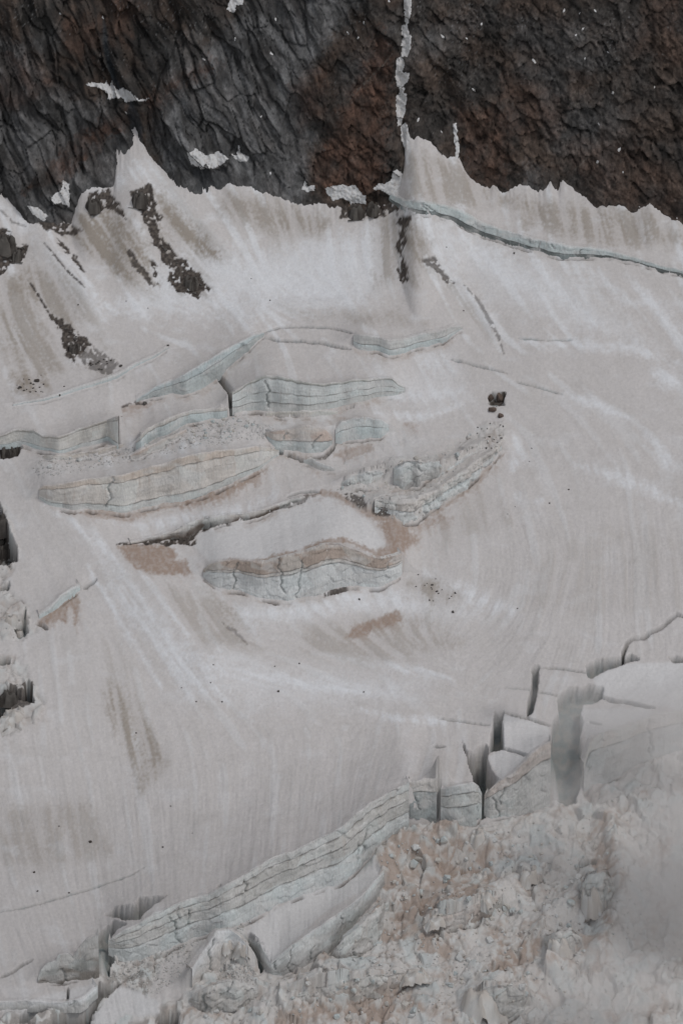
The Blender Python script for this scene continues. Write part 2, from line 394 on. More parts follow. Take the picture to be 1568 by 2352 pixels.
wall('ice_cliff', 'thin blue crevasse lip crossing the upper left snowfield', [(30, 928, 931), (90, 917, 922), (140, 903, 910), (190, 885, 893), (235, 872, 881), (275, 857, 866), (310, 834, 842), (350, 818, 823), (388, 796, 799)], L=26, cols=(IP, IB), seed=24, fl=0.2, jag=1)
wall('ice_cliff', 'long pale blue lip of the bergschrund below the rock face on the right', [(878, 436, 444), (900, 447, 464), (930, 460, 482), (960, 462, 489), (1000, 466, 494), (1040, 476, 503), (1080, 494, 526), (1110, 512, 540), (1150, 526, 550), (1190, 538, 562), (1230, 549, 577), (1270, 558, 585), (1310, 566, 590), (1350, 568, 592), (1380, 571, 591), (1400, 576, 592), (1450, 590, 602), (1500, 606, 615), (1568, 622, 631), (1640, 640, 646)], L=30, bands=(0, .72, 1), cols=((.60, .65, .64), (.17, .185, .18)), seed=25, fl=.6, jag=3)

# ------------------------------------------------------------------ sheet coordinates of every glacier vertex
X, Y = project(GXm, GYm, H)
FD = Field(X, Y)

# flow direction of the streaks, degrees clockwise from straight down, by inverse distance
CP = [(60, 640, -10), (150, 650, -35), (230, 760, -40), (320, 520, -35), (430, 520, -40), (520, 600, -40), (620, 560, -15), (750, 560, -5), (880, 560, 0), (960, 540, -5), (1010, 600, -30), (1080, 620, -38),
      (1100, 420, -18), (1200, 500, -12), (1350, 520, -10), (1500, 550, -15), (1250, 650, -32), (1450, 700, -38), (700, 700, -70), (400, 740, -70), (1200, 850, -60), (1450, 900, -55), (300, 900, -5), (600, 830, -10),
      (100, 1250, -30), (300, 1350, -35), (450, 1500, -35), (250, 1600, -12), (100, 1550, -5), (600, 1550, -75), (800, 1600, -80), (1000, 1560, -78), (650, 1200, -5), (1250, 1200, -20), (1380, 1250, 0), (1300, 1350, 12), (1150, 1500, 40),
      (1450, 1350, 0), (1520, 1250, -8), (1430, 1600, 45), (1480, 1450, -10), (200, 1850, -8), (100, 2050, -15), (60, 2200, -20), (500, 1900, 3), (700, 1800, 8), (850, 1720, 20), (950, 1780, 22), (300, 2000, -5), (560, 1980, 6), (1020, 1780, 5), (1180, 1680, -3), (700, 2100, 0), (1100, 1500, 55)]
sa = np.zeros(X.shape); ca = np.zeros(X.shape); wt = np.zeros(X.shape)
for cx, cy, an in CP:
    ww = 1 / ((X - cx) ** 2 + (Y - cy) ** 2 + 900) ** 1.5
    sa += ww * math.sin(R(-an)); ca += ww * math.cos(R(an)); wt += ww
nn = np.hypot(sa, ca); DX = sa / nn; DY = ca / nn
def lic(scale, k, s, step=.8):
    t = 0; wsum = 0
    for i in range(-k, k + 1):
        ww = 1 - abs(i) / (k + 1)
        t = t + ww * perlin((X + i * step * scale * DX) / scale + 40, (Y + i * step * scale * DY) / scale + 40, s)
        wsum += ww
    t = t / wsum
    return t / (t.std() + 1e-9)
L1 = lic(9, 6, 0); L2 = lic(22, 6, 1); L3 = lic(60, 3, 2); L0 = lic(5, 7, 3)

slope = np.abs(np.gradient(H, axis=0) / np.gradient(ys)[:, None])

# ------------------------------------------------------------------ crevasses, holes
CARVE = [  # (outline, depth m)
 ([(1222, 1530), (1235, 1530), (1235, 1568), (1232, 1593), (1221, 1638), (1209, 1645), (1212, 1603), (1220, 1578)], 7),
 ([(1136, 1636), (1155, 1633), (1152, 1658), (1155, 1722), (1124, 1725), (1128, 1688), (1133, 1658)], 9),
 ([(1279, 1598), (1309, 1578), (1334, 1582), (1349, 1573), (1384, 1578), (1381, 1603), (1359, 1615), (1336, 1618), (1331, 1638), (1337, 1658), (1330, 1698), (1340, 1758), (1329, 1813), (1314, 1843), (1284, 1818), (1261, 1773), (1266, 1698), (1269, 1658), (1284, 1638)], 8),
 ([(1346, 1528), (1369, 1515), (1429, 1508), (1449, 1503), (1466, 1513), (1429, 1524), (1384, 1542), (1359, 1556), (1349, 1553)], 8),
 ([(1534, 1510), (1550, 1508), (1568, 1512), (1566, 1520), (1545, 1521)], 5),
 ([(1059, 1700), (1069, 1726), (1084, 1728), (1098, 1715), (1114, 1710), (1124, 1722), (1116, 1738), (1124, 1763), (1144, 1793), (1118, 1830), (1112, 1880), (1103, 1880), (1106, 1830), (1089, 1793), (1079, 1763), (1071, 1733)], 16),
 ([(245, 2100), (265, 2084), (310, 2076), (320, 2062), (382, 2058), (352, 2078), (332, 2094), (320, 2110), (285, 2112), (262, 2104)], 9),
 ([(232, 2140), (262, 2115), (290, 2122), (268, 2134), (255, 2150), (252, 2165), (262, 2200), (240, 2235), (205, 2240), (190, 2215), (205, 2170)], 8),
 ([(0, 1158), (8, 1183), (18, 1213), (34, 1243), (40, 1268), (40, 1288), (20, 1295), (-20, 1298), (-20, 1150)], 10),
 ([(0, 1592), (30, 1583), (55, 1590), (64, 1560), (75, 1575), (76, 1615), (40, 1608), (15, 1642), (-20, 1642), (-20, 1590)], 9),
 ([(28, 1440), (52, 1425), (60, 1400), (58, 1430), (66, 1452), (45, 1462)], 4),
 ([(0, 1340), (22, 1336), (22, 1352), (0, 1356)], 4),
 ([(0, 1508), (25, 1510), (22, 1524), (0, 1528)], 5),
 ([(0, 1026), (22, 1020), (52, 1024), (40, 1046), (8, 1052), (0, 1048)], 6),
 ([(1319, 1997), (1350, 1980), (1375, 1984), (1366, 2010), (1340, 2012)], 6),
 ([(1280, 1840), (1318, 1820), (1322, 1840), (1300, 1850)], 5),
 ([(582, 2150), (600, 2160), (612, 2200), (600, 2232), (592, 2200), (560, 2152)], 6),
 ([(700, 2190), (735, 2150), (752, 2120), (745, 2160), (722, 2205), (690, 2216)], 6),
 ([(660, 2205), (690, 2180), (680, 2205), (668, 2222)], 5),
 ([(225, 2258), (275, 2262), (255, 2282), (228, 2300), (208, 2328), (205, 2360), (110, 2360), (120, 2340), (150, 2322), (180, 2305), (205, 2290), (215, 2276)], 6),
 ([(45, 2332), (75, 2312), (100, 2310), (110, 2320), (88, 2327), (72, 2347), (45, 2352)], 5),
 ([(366, 2330), (380, 2318), (410, 2322), (412, 2352), (366, 2352)], 7),
 ([(505, 2030), (535, 2075), (520, 2100), (500, 2118), (512, 2085), (490, 2050)], 3),
 ([(1118, 906), (1130, 900), (1140, 900), (1158, 903), (1156, 930), (1140, 932), (1122, 925)], 3),
]
CRACK = [  # (line, width, depth)
 ([(1427, 1523), (1431, 1495), (1440, 1474), (1452, 1467), (1481, 1464), (1489, 1453), (1514, 1443), (1534, 1426), (1552, 1411), (1575, 1417)], 7.5, 8),
 ([(1377, 1600), (1409, 1610), (1439, 1613), (1470, 1620), (1502, 1626)], 7, 6),
 ([(1004, 1882), (1006, 1830), (1009, 1792), (1019, 1772)], 8, 9),
 ([(1236, 1532), (1290, 1536), (1350, 1545)], 3.5, 2),
 ([(1155, 1636), (1210, 1650), (1268, 1668)], 4, 3),
 ([(1150, 1718), (1180, 1725), (1212, 1736)], 5, 5),
 ([(1009, 1650), (1060, 1657), (1128, 1666)], 3, 2),
 ([(994, 1713), (1006, 1715), (1020, 1714)], 5, 3),
 ([(1155, 1578), (1220, 1584), (1290, 1600)], 2.5, 1.5),
 ([(1034, 824), (1080, 836), (1130, 848), (1165, 857)], 3, 2),
 ([(1180, 876), (1230, 888), (1290, 905)], 2.5, 1.2),
 ([(605, 763), (640, 752), (700, 750), (760, 753), (815, 766)], 3.5, 2),
 ([(605, 774), (640, 782), (690, 783), (740, 788), (804, 802)], 6, 3),
 ([(0, 2094), (50, 2086), (110, 2070), (200, 2044), (300, 2010), (330, 1992)], 2.5, 1.2),
 ([(0, 2244), (30, 2232), (52, 2215), (75, 2204)], 6, 4),
 ([(190, 1346), (200, 1345), (212, 1338), (222, 1330)], 5, 4),
 ([(532, 952), (533, 925), (530, 898), (515, 880), (498, 860)], 12, 6),
 ([(150, 2318), (152, 2302), (156, 2290), (156, 2268)], 5, 4),
 ([(1500, 620), (1540, 622), (1580, 634)], 4, 2),
 ([(1190, 776), (1250, 781), (1312, 780)], 2.5, 1),
 ([(82, 1432), (98, 1436), (110, 1446)], 6, 4),
 ([(660, 540 + 600), (690, 1130), (720, 1128), (735, 1132)], 5, 2),
 ([(1350, 1658), (1380, 1664)], 3, 1.5),
 ([(605, 1042), (640, 1030), (660, 1045), (700, 1058), (745, 1052), (765, 1030), (775, 995)], 5, 4),
 ([(400, 1145), (450, 1140), (480, 1122), (530, 1105), (570, 1082), (600, 1060), (640, 1042)], 7, 3.5),
 ([(480, 2052), (505, 2072), (512, 2092)], 5, 2),
]
carve = np.zeros(X.shape); carve_m = np.zeros(X.shape)
for pts, dep in CARVE:
    m = FD.poly(pts, 1.6, 2.0)
    carve = np.maximum(carve, m * dep * (1 if dep in (3, 8) else 1.5)); carve_m = np.maximum(carve_m, m)
crk = np.zeros(X.shape)
for pts, wd, dep in CRACK:
    m = FD.stroke(pts, wd, 1.3, 1.2, .15)
    carve = np.maximum(carve, m * dep * 1.5); crk = np.maximum(crk, m)

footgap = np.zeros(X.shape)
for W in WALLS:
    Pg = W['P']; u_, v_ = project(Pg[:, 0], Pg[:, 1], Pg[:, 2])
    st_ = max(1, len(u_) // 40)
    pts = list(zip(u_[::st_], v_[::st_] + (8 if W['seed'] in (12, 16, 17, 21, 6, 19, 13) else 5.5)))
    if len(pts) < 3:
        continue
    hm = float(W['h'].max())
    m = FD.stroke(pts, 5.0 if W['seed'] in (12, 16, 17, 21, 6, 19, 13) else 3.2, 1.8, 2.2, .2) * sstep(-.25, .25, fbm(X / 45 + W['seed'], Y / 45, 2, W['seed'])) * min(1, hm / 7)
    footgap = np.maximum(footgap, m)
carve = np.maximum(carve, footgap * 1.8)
# ------------------------------------------------------------------ broken ice zones
Z_LOW = [(255, 2212), (330, 2205), (420, 2168), (480, 2148), (520, 2135), (560, 2132), (560, 2150), (590, 2165), (605, 2225), (640, 2245), (690, 2225), (745, 2180), (800, 2140), (850, 2090), (878, 2025), (835, 2000), (870, 1945), (930, 1918),
         (1000, 1902), (1100, 1905), (1150, 1885), (1230, 1868), (1330, 1835), (1345, 1812), (1400, 1790), (1600, 1715), (1700, 2500), (-100, 2500), (-100, 2330), (60, 2330), (225, 2290)]
Z_LOW2 = [(225, 2140), (250, 2170), (300, 2205), (420, 2170), (400, 2260), (300, 2260), (230, 2258), (190, 2245)]
Z_MID = [(775, 1128), (800, 1100), (850, 1075), (880, 1065), (905, 1052), (1000, 1040), (1040, 1010), (1100, 985), (1120, 968), (1160, 975), (1165, 1010), (1130, 1062), (1095, 1098), (1050, 1135), (990, 1172), (955, 1200), (920, 1200), (870, 1182), (820, 1165)]
Z_LEFT = [(-60, 1150), (10, 1160), (45, 1270), (30, 1310), (10, 1340), (30, 1360), (62, 1395), (70, 1440), (105, 1440), (60, 1465), (0, 1475), (-60, 1480)]
Z_LEFT2 = [(-60, 1500), (30, 1505), (60, 1530), (75, 1570), (105, 1610), (90, 1650), (30, 1690), (-60, 1690)]
Z_UP = [(100, 1050), (280, 1028), (330, 1018), (400, 990), (450, 975), (530, 962), (600, 965), (640, 980), (612, 1008), (540, 1022), (430, 1035), (330, 1060), (200, 1082), (100, 1100), (60, 1085)]
Z_DOM = [(784, 1020), (860, 1012), (900, 1000), (960, 1000), (1000, 1035), (880, 1065), (820, 1085), (775, 1085), (745, 1060)]
SLAB = [(568, 2142), (600, 2110), (640, 2085), (690, 2055), (710, 2048), (784, 2030), (860, 1993), (877, 1998), (865, 2022), (800, 2064), (760, 2086), (720, 2116), (690, 2150), (655, 2180), (620, 2214), (608, 2212), (605, 2165), (575, 2155)]
SLAB2 = [(300, 2350), (330, 2300), (370, 2210), (400, 2170), (440, 2150), (500, 2130), (540, 2128), (548, 2145), (500, 2180), (450, 2230), (420, 2290), (380, 2300)]
SLAB3 = [(215, 2330), (250, 2290), (270, 2268), (300, 2272), (365, 2300), (368, 2325), (320, 2335), (290, 2330), (260, 2352), (215, 2352)]
zl = FD.poly(Z_LOW, 12, 8); zl = np.maximum(zl, FD.poly(Z_LOW2, 8, 6))
slab = np.maximum(FD.poly(SLAB, 3, 2), np.maximum(FD.poly(SLAB3, 3, 3), .75 * FD.poly(SLAB2, 10, 4)))
zl = zl * (1 - .93 * slab)
zm = FD.poly(Z_MID, 6, 6); zf = np.maximum(FD.poly(Z_LEFT, 6, 5), FD.poly(Z_LEFT2, 6, 5))
zu = FD.poly(Z_UP, 8, 6); zd = FD.poly(Z_DOM, 8, 5)
rough = np.clip(zl + .48 * zm + .75 * zf + .3 * zu + .25 * zd, 0, 1)
crest = np.zeros(X.shape)
for pts, wd, hg_ in [([(860, 1985), (930, 1935), (1040, 1925), (1120, 1950)], 34, 5), ([(1390, 1900), (1425, 1990), (1425, 2080), (1385, 2180)], 30, 7), ([(1250, 2120), (1330, 2060), (1370, 2000)], 24, 4), ([(1000, 2110), (1120, 2060), (1200, 2010)], 26, 3.5),
                     ([(600, 2330), (760, 2250), (900, 2230)], 30, 4), ([(1080, 2300), (1180, 2250), (1260, 2230)], 26, 4.5)]:
    d_, t_ = seg_dist(X, Y, pts)
    crest = np.maximum(crest, hg_ * np.exp(-(d_ / wd) ** 2))
crest *= np.clip(zl, 0, 1)
ix = np.nonzero(rough > 0.004)
gx, gy = GXm[ix], GYm[ix] * 1.25
wx = gx + 2.0 * fbm(gx / 9, gy / 9, 2, 6); wy = gy + 2.0 * fbm(gx / 9 + 30, gy / 9, 2, 7)
c1, e1 = cells(wx / 9.5, wy / 13, 0)
c2, e2 = cells(wx / 3.6, wy / 5.5, 1)
c3, e3 = cells(wx / 1.7, wy / 2.8, 2)
big = fbm(gx / 34, gy / 34, 3, 2)
dens = sstep(-.25, .25, fbm(gx / 22 + 9, gy / 22, 3, 5))     # where the rubble is fine or blocky
blk = sstep(-.1, .3, fbm(gx / 26 + 50, gy / 20, 2, 1))
dsp = 5.2 * (c1 - .5) * (.3 + 1.0 * blk) + 2.1 * (c2 - .5) * (.35 + .8 * dens) + .6 * (c3 - .5) * (.35 + .9 * dens) + 6.5 * big + 1.1 * ridged(gx / 5, gy / 9, 3, 3)
dsp -= 1.1 * (1 - sstep(0, .10, e1)) * (.3 + blk) + .4 * (1 - sstep(0, .12, e2)) * dens
rf = np.zeros(X.shape); rf[ix] = dsp * .68
E1 = np.ones(X.shape); E1[ix] = np.minimum(e1 * 1.5, e2)
H2 = H - carve + rough * rf + crest
# fine relief of the snow: runnels along the flow, suncups
rib = np.clip(.22 + .8 * sstep(1550, 1900, Y) + .6 * FD.poly([(1180, 1180), (1568, 1180), (1650, 1450), (1300, 1560), (1000, 1600), (1000, 1480)], 60, 0), 0, 1.2)
H2 += ((0.040 * L1 + 0.038 * L0) * rib + .10 * fbm(GXm / 2.0, GYm / 2.6, 3, 4) + .05 * (ridged(GXm / 1.5, GYm / 1.8, 1, 6))) * (1 - rough) + .06 * L2 + .30 * fbm(GXm / 7, GYm / 7, 3, 1)

# ------------------------------------------------------------------ colour of the glacier (its own dirt, plus shade painted into gaps and clefts)
CLEAN = np.array((.775, .78, .795)); DUST = np.array((.56, .527, .50)); PINK = np.array((.618, .586, .569))
col = np.broadcast_to(PINK, X.shape + (3,)).copy()
dust = sstep(-1.2, 1.6, .55 * L3 + .5 * L2 + .25 * L1 + .5 * FD.n1)
col = mix(col, DUST, dust * .45)
cl = sstep(.35, 1.5, .55 * L2 + .55 * L3 + .3 * FD.n1)
upper = sstep(1000, 640, Y)
col = mix(col, CLEAN, cl * (.30 + .45 * upper))
blot = sstep(.1, .55, fbm(X / 90 + 3, Y / 45, 4, 6))
col = mix(col, CLEAN, blot * (.22 + .25 * upper))
col = mix(col, DUST * .93, sstep(.05, .5, fbm(X / 70 + 9, Y / 50, 4, 3)) * .3)
CLEANS = [
 ([(85, 545), (130, 600), (190, 665), (240, 730)], 42), ([(160, 600), (220, 690), (270, 720)], 22), ([(335, 375), (380, 440), (440, 520), (500, 580), (560, 620)], 40),
 ([(275, 420), (300, 400), (340, 400)], 45), ([(325, 555), (345, 610), (390, 690)], 26), ([(480, 600), (600, 650), (760, 640), (860, 560)], 120), ([(250, 700), (420, 690), (600, 720), (800, 690)], 60),
 ([(800, 560), (860, 590), (850, 640)], 70), ([(960, 500), (1000, 545), (1050, 600)], 45), ([(930, 470), (975, 520), (985, 560)], 26), ([(1060, 540), (1110, 600), (1160, 640)], 30),
 ([(1130, 570), (1190, 640), (1260, 690)], 36), ([(1230, 590), (1260, 640), (1290, 690)], 26), ([(1330, 600), (1400, 660), (1440, 700)], 26), ([(1440, 640), (1520, 720), (1568, 780)], 30), ([(1280, 650), (1330, 720), (1390, 760)], 24),
 ([(1066, 660), (1100, 720), (1130, 770), (1148, 805)], 17), ([(1000, 600), (1040, 640), (1075, 690)], 14), ([(1180, 785), (1300, 790), (1450, 800), (1568, 840)], 24), ([(1290, 905), (1360, 925), (1440, 960)], 18),
 ([(925, 560), (920, 600), (915, 645)], 14), ([(960, 810), (1010, 835), (1030, 850)], 40), ([(1330, 1070), (1430, 1100), (1568, 1160)], 28), ([(1180, 1000), (1190, 1050), (1170, 1080)], 26), ([(1480, 1000), (1530, 1060), (1568, 1080)], 30),
 ([(230, 1260), (310, 1390), (400, 1490), (440, 1600)], 56), ([(380, 1480), (460, 1560), (520, 1600)], 60), ([(330, 1310), (420, 1440), (500, 1530)], 12), ([(200, 1300), (290, 1450), (370, 1580)], 16), ([(440, 1350), (470, 1440), (520, 1520)], 14), ([(480, 1300), (500, 1340), (520, 1400)], 12), ([(270, 1240), (370, 1380), (450, 1480)], 10), ([(560, 1410), (700, 1400), (800, 1370), (910, 1380), (1000, 1420)], 40),
 ([(540, 1390), (570, 1440), (600, 1480)], 18), ([(480, 1530), (600, 1560), (760, 1580), (900, 1590)], 30), ([(720, 1500), (900, 1530), (1040, 1560)], 20), ([(980, 1320), (1080, 1370), (1170, 1400)], 34), ([(100, 1160), (170, 1200), (260, 1280)], 18),
 ([(640, 1130), (580, 1165), (470, 1185), (330, 1205), (200, 1190)], 30), ([(300, 1020), (380, 1030), (470, 1020)], 30), ([(860, 950), (960, 960), (1060, 930)], 18), ([(300, 1130 + 540), (310, 1700), (316, 1740)], 14), ([(1180, 1130), (1190, 1150)], 18), ([(1234, 1140), (1240, 1160)], 16),
 ([(840, 880), (930, 910), (1060, 900)], 24), ([(0, 470), (30, 500), (60, 520)], 24), ([(120, 1940), (160, 1955)], 24), ([(0, 1945), (50, 1962)], 18), ([(830, 1630), (900, 1650), (1060, 1660)], 18), ([(1500, 860), (1568, 880)], 40)]
for p, a in [([(430, 560), (560, 600), (700, 560), (880, 540), (900, 640), (840, 700), (640, 690), (420, 700), (300, 720), (330, 650)], .6), ([(960, 500), (1060, 530), (1200, 590), (1320, 640), (1500, 800), (1300, 740), (1120, 680), (1000, 590)], .4),
             ([(560, 1400), (760, 1380), (960, 1370), (1100, 1410), (1000, 1420), (800, 1400), (620, 1430)], .5), ([(420, 1500), (700, 1540), (1000, 1560), (900, 1610), (560, 1620)], .35), ([(860, 860), (1050, 830), (1080, 920), (960, 950)], .35)]:
    col = mix(col, CLEAN, FD.poly(p, 40, 26) * a)
mott0 = fbm(X / 16, Y / 12, 3, 5) * 2
for p, wd in CLEANS:
    m = FD.stroke(p, wd, wd * .5, wd * .3 + 3, .35) * np.clip(.66 + .24 * L2 + .14 * L1 + .25 * mott0, 0, 1)
    col = mix(col, CLEAN, m * .85)
for p in (SLAB, [(445, 1255), (455, 1225), (500, 1207), (600, 1185), (700, 1142), (760, 1138), (800, 1160), (850, 1200), (885, 1250), (860, 1262), (790, 1238), (740, 1240), (690, 1262), (640, 1275), (600, 1288), (540, 1280), (480, 1290)],
          [(620, 985), (655, 940), (745, 942), (775, 965), (765, 990), (740, 972), (700, 968), (650, 985)], SLAB3,
          [(1120, 1740), (1150, 1720), (1212, 1738), (1180, 1765), (1145, 1790)], [(1155, 1640), (1260, 1665), (1262, 1690), (1215, 1735), (1155, 1715)],
          [(1360, 1556), (1430, 1525), (1568, 1520), (1620, 1640), (1500, 1620), (1380, 1600)], [(1330, 1630), (1480, 1625), (1500, 1640), (1345, 1700)],
          [(0, 2305), (60, 2298), (220, 2258), (228, 2262), (190, 2290), (100, 2300), (20, 2350)]):
    col = mix(col, (.70, .69, .685), FD.poly(p, 4, 2) * .75)
# brownish dusty areas
DUSTY = [
 ([(30, 660), (60, 600), (120, 640), (190, 740), (150, 760), (90, 700)], .5), ([(180, 500), (260, 480), (330, 560), (350, 650), (290, 640), (230, 600), (150, 545)], .75), ([(360, 440), (420, 500), (520, 590), (470, 590), (400, 540), (370, 500)], .7),
 ([(520, 440), (640, 470), (760, 500), (740, 540), (600, 530), (500, 480)], .5), ([(860, 510), (915, 500), (910, 640), (860, 660)], .45), ([(944, 500), (990, 560), (965, 620), (935, 560)], .5),
 ([(0, 640), (50, 630), (110, 760), (150, 850), (60, 880), (0, 800)], .45), ([(250, 1560), (330, 1640), (380, 1750), (330, 1820), (280, 1700), (240, 1620)], .55), ([(700, 1440), (1000, 1400), (1060, 1480), (850, 1530), (700, 1500)], .3),
 ([(940, 1340), (1010, 1330), (1060, 1370), (1000, 1390)], .5), ([(1230, 1270), (1400, 1200), (1568, 1250), (1568, 1400), (1350, 1420), (1200, 1400)], .13), ([(640, 700), (900, 720), (1000, 745), (700, 740)], .35), ([(780, 440), (880, 440), (900, 500), (780, 500)], .4),
 ([(930, 340), (1050, 380), (1200, 470), (1100, 480), (940, 450)], .45), ([(1200, 460), (1500, 490), (1568, 560), (1400, 570), (1200, 520)], .5), ([(0, 1860), (200, 1840), (260, 1960), (100, 2000), (0, 1980)], .3), ([(1000, 1190), (1120, 1120), (1180, 1200), (1020, 1260)], .2),
 ([(340, 1260 + 80), (520, 1380), (600, 1490), (460, 1480)], .3), ([(30, 860), (120, 870), (100, 910), (40, 900)], .6)]
mott = fbm(X / 7, Y / 7, 3, 2) * 2
for p, a in DUSTY:
    m = FD.poly(p, 20, 14) * np.clip(.3 + .9 * sstep(-1.1, .9, .7 * L2 + .3 * L1 + .9 * mott + .4 * L3), 0, 1.3)
    col = mix(col, (.335, .29, .245), np.clip(m * a * 1.3, 0, .95))
# colour slightly darker towards the lower glacier
col = col * (1 - .10 * sstep(1650, 2000, Y + 60 * FD.n1))[..., None]
# runnel dirt
col = col * (1 + .035 * np.clip(mott, -1, 1))[..., None]
col = col * (1 - (.035 * np.clip(-L1, 0, 2) + .03 * np.clip(-L0, 0, 2)) * rib * (1 - rough))[..., None]
# dirt washed out along the feet of the middle ice cliffs
for W in WALLS:
    if not 12 <= W['seed'] <= 31 or W['seed'] in (24, 25):
        continue
    Pg = W['P']; u_, v_ = project(Pg[:, 0], Pg[:, 1], Pg[:, 2])
    st_ = max(1, len(u_) // 30)
    m = FD.stroke(list(zip(u_[::st_], v_[::st_] + 9)), 15, 8, 9, .2) * sstep(-.35, .3, fbm(X / 38 + W['seed'], Y / 20, 3, W['seed'])) * (Y > 0)
    col = mix(col, (.40, .325, .275), np.clip(m * .62 * (.7 + .4 * mott), 0, 1))
# brown sediment patches
BROWN = [
 [(842, 1173), (870, 1165), (905, 1185), (880, 1195)], [(967, 1122), (975, 1100), (992, 1095), (985, 1120)], [(892, 1135), (910, 1118), (945, 1112), (935, 1130)], [(990, 1078), (1005, 1050), (1022, 1040), (1012, 1070)], [(880, 1205), (960, 1205), (1010, 1180), (1040, 1190), (960, 1225)],
 [(395, 1150), (450, 1148), (530, 1118), (600, 1075), (612, 1080), (540, 1135), (450, 1165)],
 [(270, 1256), (300, 1248), (370, 1251), (400, 1258), (410, 1271), (400, 1288), (425, 1288), (445, 1318), (380, 1321), (340, 1317), (310, 1303), (290, 1283)],
 [(789, 1465), (814, 1438), (859, 1421), (904, 1405), (916, 1406), (922, 1428), (894, 1441), (859, 1443), (844, 1458), (814, 1468)],
 [(871, 1208), (899, 1183), (934, 1213), (961, 1243), (929, 1266), (915, 1280), (884, 1285), (859, 1278), (870, 1262), (888, 1256), (885, 1235)],
 [(82, 1433), (115, 1403), (150, 1376), (172, 1356), (186, 1383), (180, 1433), (172, 1440), (168, 1400), (158, 1390), (155, 1433), (135, 1424), (110, 1436)],
 [(768, 1045), (790, 1030), (850, 1020), (858, 1040), (815, 1052), (790, 1060)], [(930, 974), (945, 971), (960, 978), (945, 984)],
 [(478, 1304), (530, 1283), (590, 1289), (640, 1272), (690, 1262), (740, 1238), (790, 1236), (850, 1262), (870, 1275), (845, 1272), (814, 1250), (784, 1246), (740, 1252), (700, 1272), (645, 1282), (600, 1300), (545, 1292), (500, 1296)],
 [(165, 1172), (250, 1172), (300, 1180), (345, 1170), (440, 1145), (530, 1118), (600, 1080), (605, 1090), (530, 1130), (430, 1158), (350, 1180), (300, 1200), (200, 1190)],
 [(1115, 1000), (1135, 985), (1140, 1005), (1125, 1020), (1110, 1018)], [(1130, 1060), (1160, 1040), (1100, 1110), (1060, 1140), (1000, 1185), (960, 1205), (1000, 1170), (1060, 1130)],
 [(0, 1600 + 30), (60, 1640), (100, 1610), (100, 1640), (60, 1660), (0, 1650)], [(280, 935), (330, 920), (345, 930), (310, 948), (282, 950)],
 [(700, 1140), (740, 1125), (780, 1132), (830, 1165), (880, 1185), (900, 1195), (870, 1200), (800, 1160), (760, 1140)]]
for i, p in enumerate(BROWN):
    a = (.7, .7, .5, .65, .45, .7, .9, .9, .85, .85, .8, .7, .85, .62, .7, .55, .6, .6, .75)[i]
    m = FD.poly(p, 5, 7) * np.clip(a + .06 * L1 + .22 * mott + .3 * FD.n1, 0, 1)
    m = np.maximum(m, .42 * FD.poly([(q[0] + 4, q[1] + 12) for q in p], 12, 10) * sstep(-1.0, 1.2, .5 * L1 + .7 * L2 + mott))
    col = mix(col, (.37, .285, .235), m)
# bare rock and mud showing through
MUDS = [
 ([(295, 437), (347, 424), (355, 460), (360, 477), (370, 502), (362, 515), (374, 545), (398, 578), (425, 600), (447, 622), (470, 645), (484, 663), (462, 672), (455, 682), (430, 672), (405, 668), (388, 645), (392, 620), (370, 595), (355, 560), (335, 512), (310, 470)], 1.),
 ([(200, 452), (212, 440), (250, 435), (270, 460), (292, 505), (275, 492), (250, 475), (215, 497), (203, 480)], .85), ([(290, 570), (305, 582), (340, 625), (354, 662), (344, 655), (325, 632), (310, 622), (298, 600)], .7), ([(350, 600), (362, 620), (361, 648), (352, 628)], .8),
 ([(110, 717), (145, 737), (190, 772), (212, 790), (178, 812), (172, 834), (150, 812), (135, 757), (120, 737)], 1.), ([(176, 817), (215, 797), (245, 815), (280, 840), (250, 862), (215, 852), (190, 835)], .5),
 ([(905, 487), (944, 495), (944, 510), (930, 540), (925, 575), (929, 600), (942, 622), (935, 645), (922, 654), (914, 640), (914, 560), (918, 520), (912, 500)], .95),
 ([(969, 592), (999, 592), (1024, 627), (1041, 650), (1019, 642), (994, 617), (974, 612)], .6), ([(-20, 520), (25, 530), (40, 558), (62, 568), (55, 590), (30, 605), (-20, 645)], 1.),
 ([(380, 1234), (400, 1221), (420, 1208), (450, 1198), (480, 1190), (530, 1186), (560, 1184), (540, 1195), (500, 1207), (455, 1225), (446, 1250), (430, 1256), (415, 1250), (390, 1252), (340, 1246), (300, 1251), (270, 1250), (305, 1246), (350, 1240)], .85),
 ([(776, 1126), (814, 1135), (842, 1158), (880, 1176), (905, 1190), (865, 1184), (839, 1172), (800, 1150)], .7), ([(600, 1182), (640, 1164), (700, 1142), (735, 1136), (700, 1150), (650, 1170)], .5),
 ([(0, 1150), (40, 1270), (30, 1300), (-30, 1300), (-30, 1150)], .9), ([(0, 1590), (75, 1565), (76, 1615), (15, 1645), (-30, 1645)], .75), ([(0, 1020), (52, 1022), (40, 1048), (0, 1052)], .9),
 ([(60, 480), (110, 500), (160, 515), (190, 530), (140, 540), (100, 525), (75, 505)], .8), ([(130, 545), (165, 575), (195, 625), (178, 612), (150, 580)], .75), ([(740, 1362), (790, 1345), (800, 1352), (760, 1370)], .7),
 ([(225, 2258), (275, 2262), (255, 2282), (228, 2300), (208, 2328), (205, 2360), (110, 2360), (120, 2340), (150, 2322), (180, 2305), (205, 2290), (215, 2276)], .62), ([(45, 2332), (75, 2312), (110, 2318), (72, 2347), (45, 2352)], .5),
 ([(366, 2325), (410, 2320), (412, 2352), (366, 2352)], .7), ([(1118, 906), (1140, 900), (1160, 903), (1156, 932), (1122, 925)], .8), ([(780, 458), (840, 462), (900, 450), (935, 468), (900, 490), (860, 500), (780, 498)], .8)]
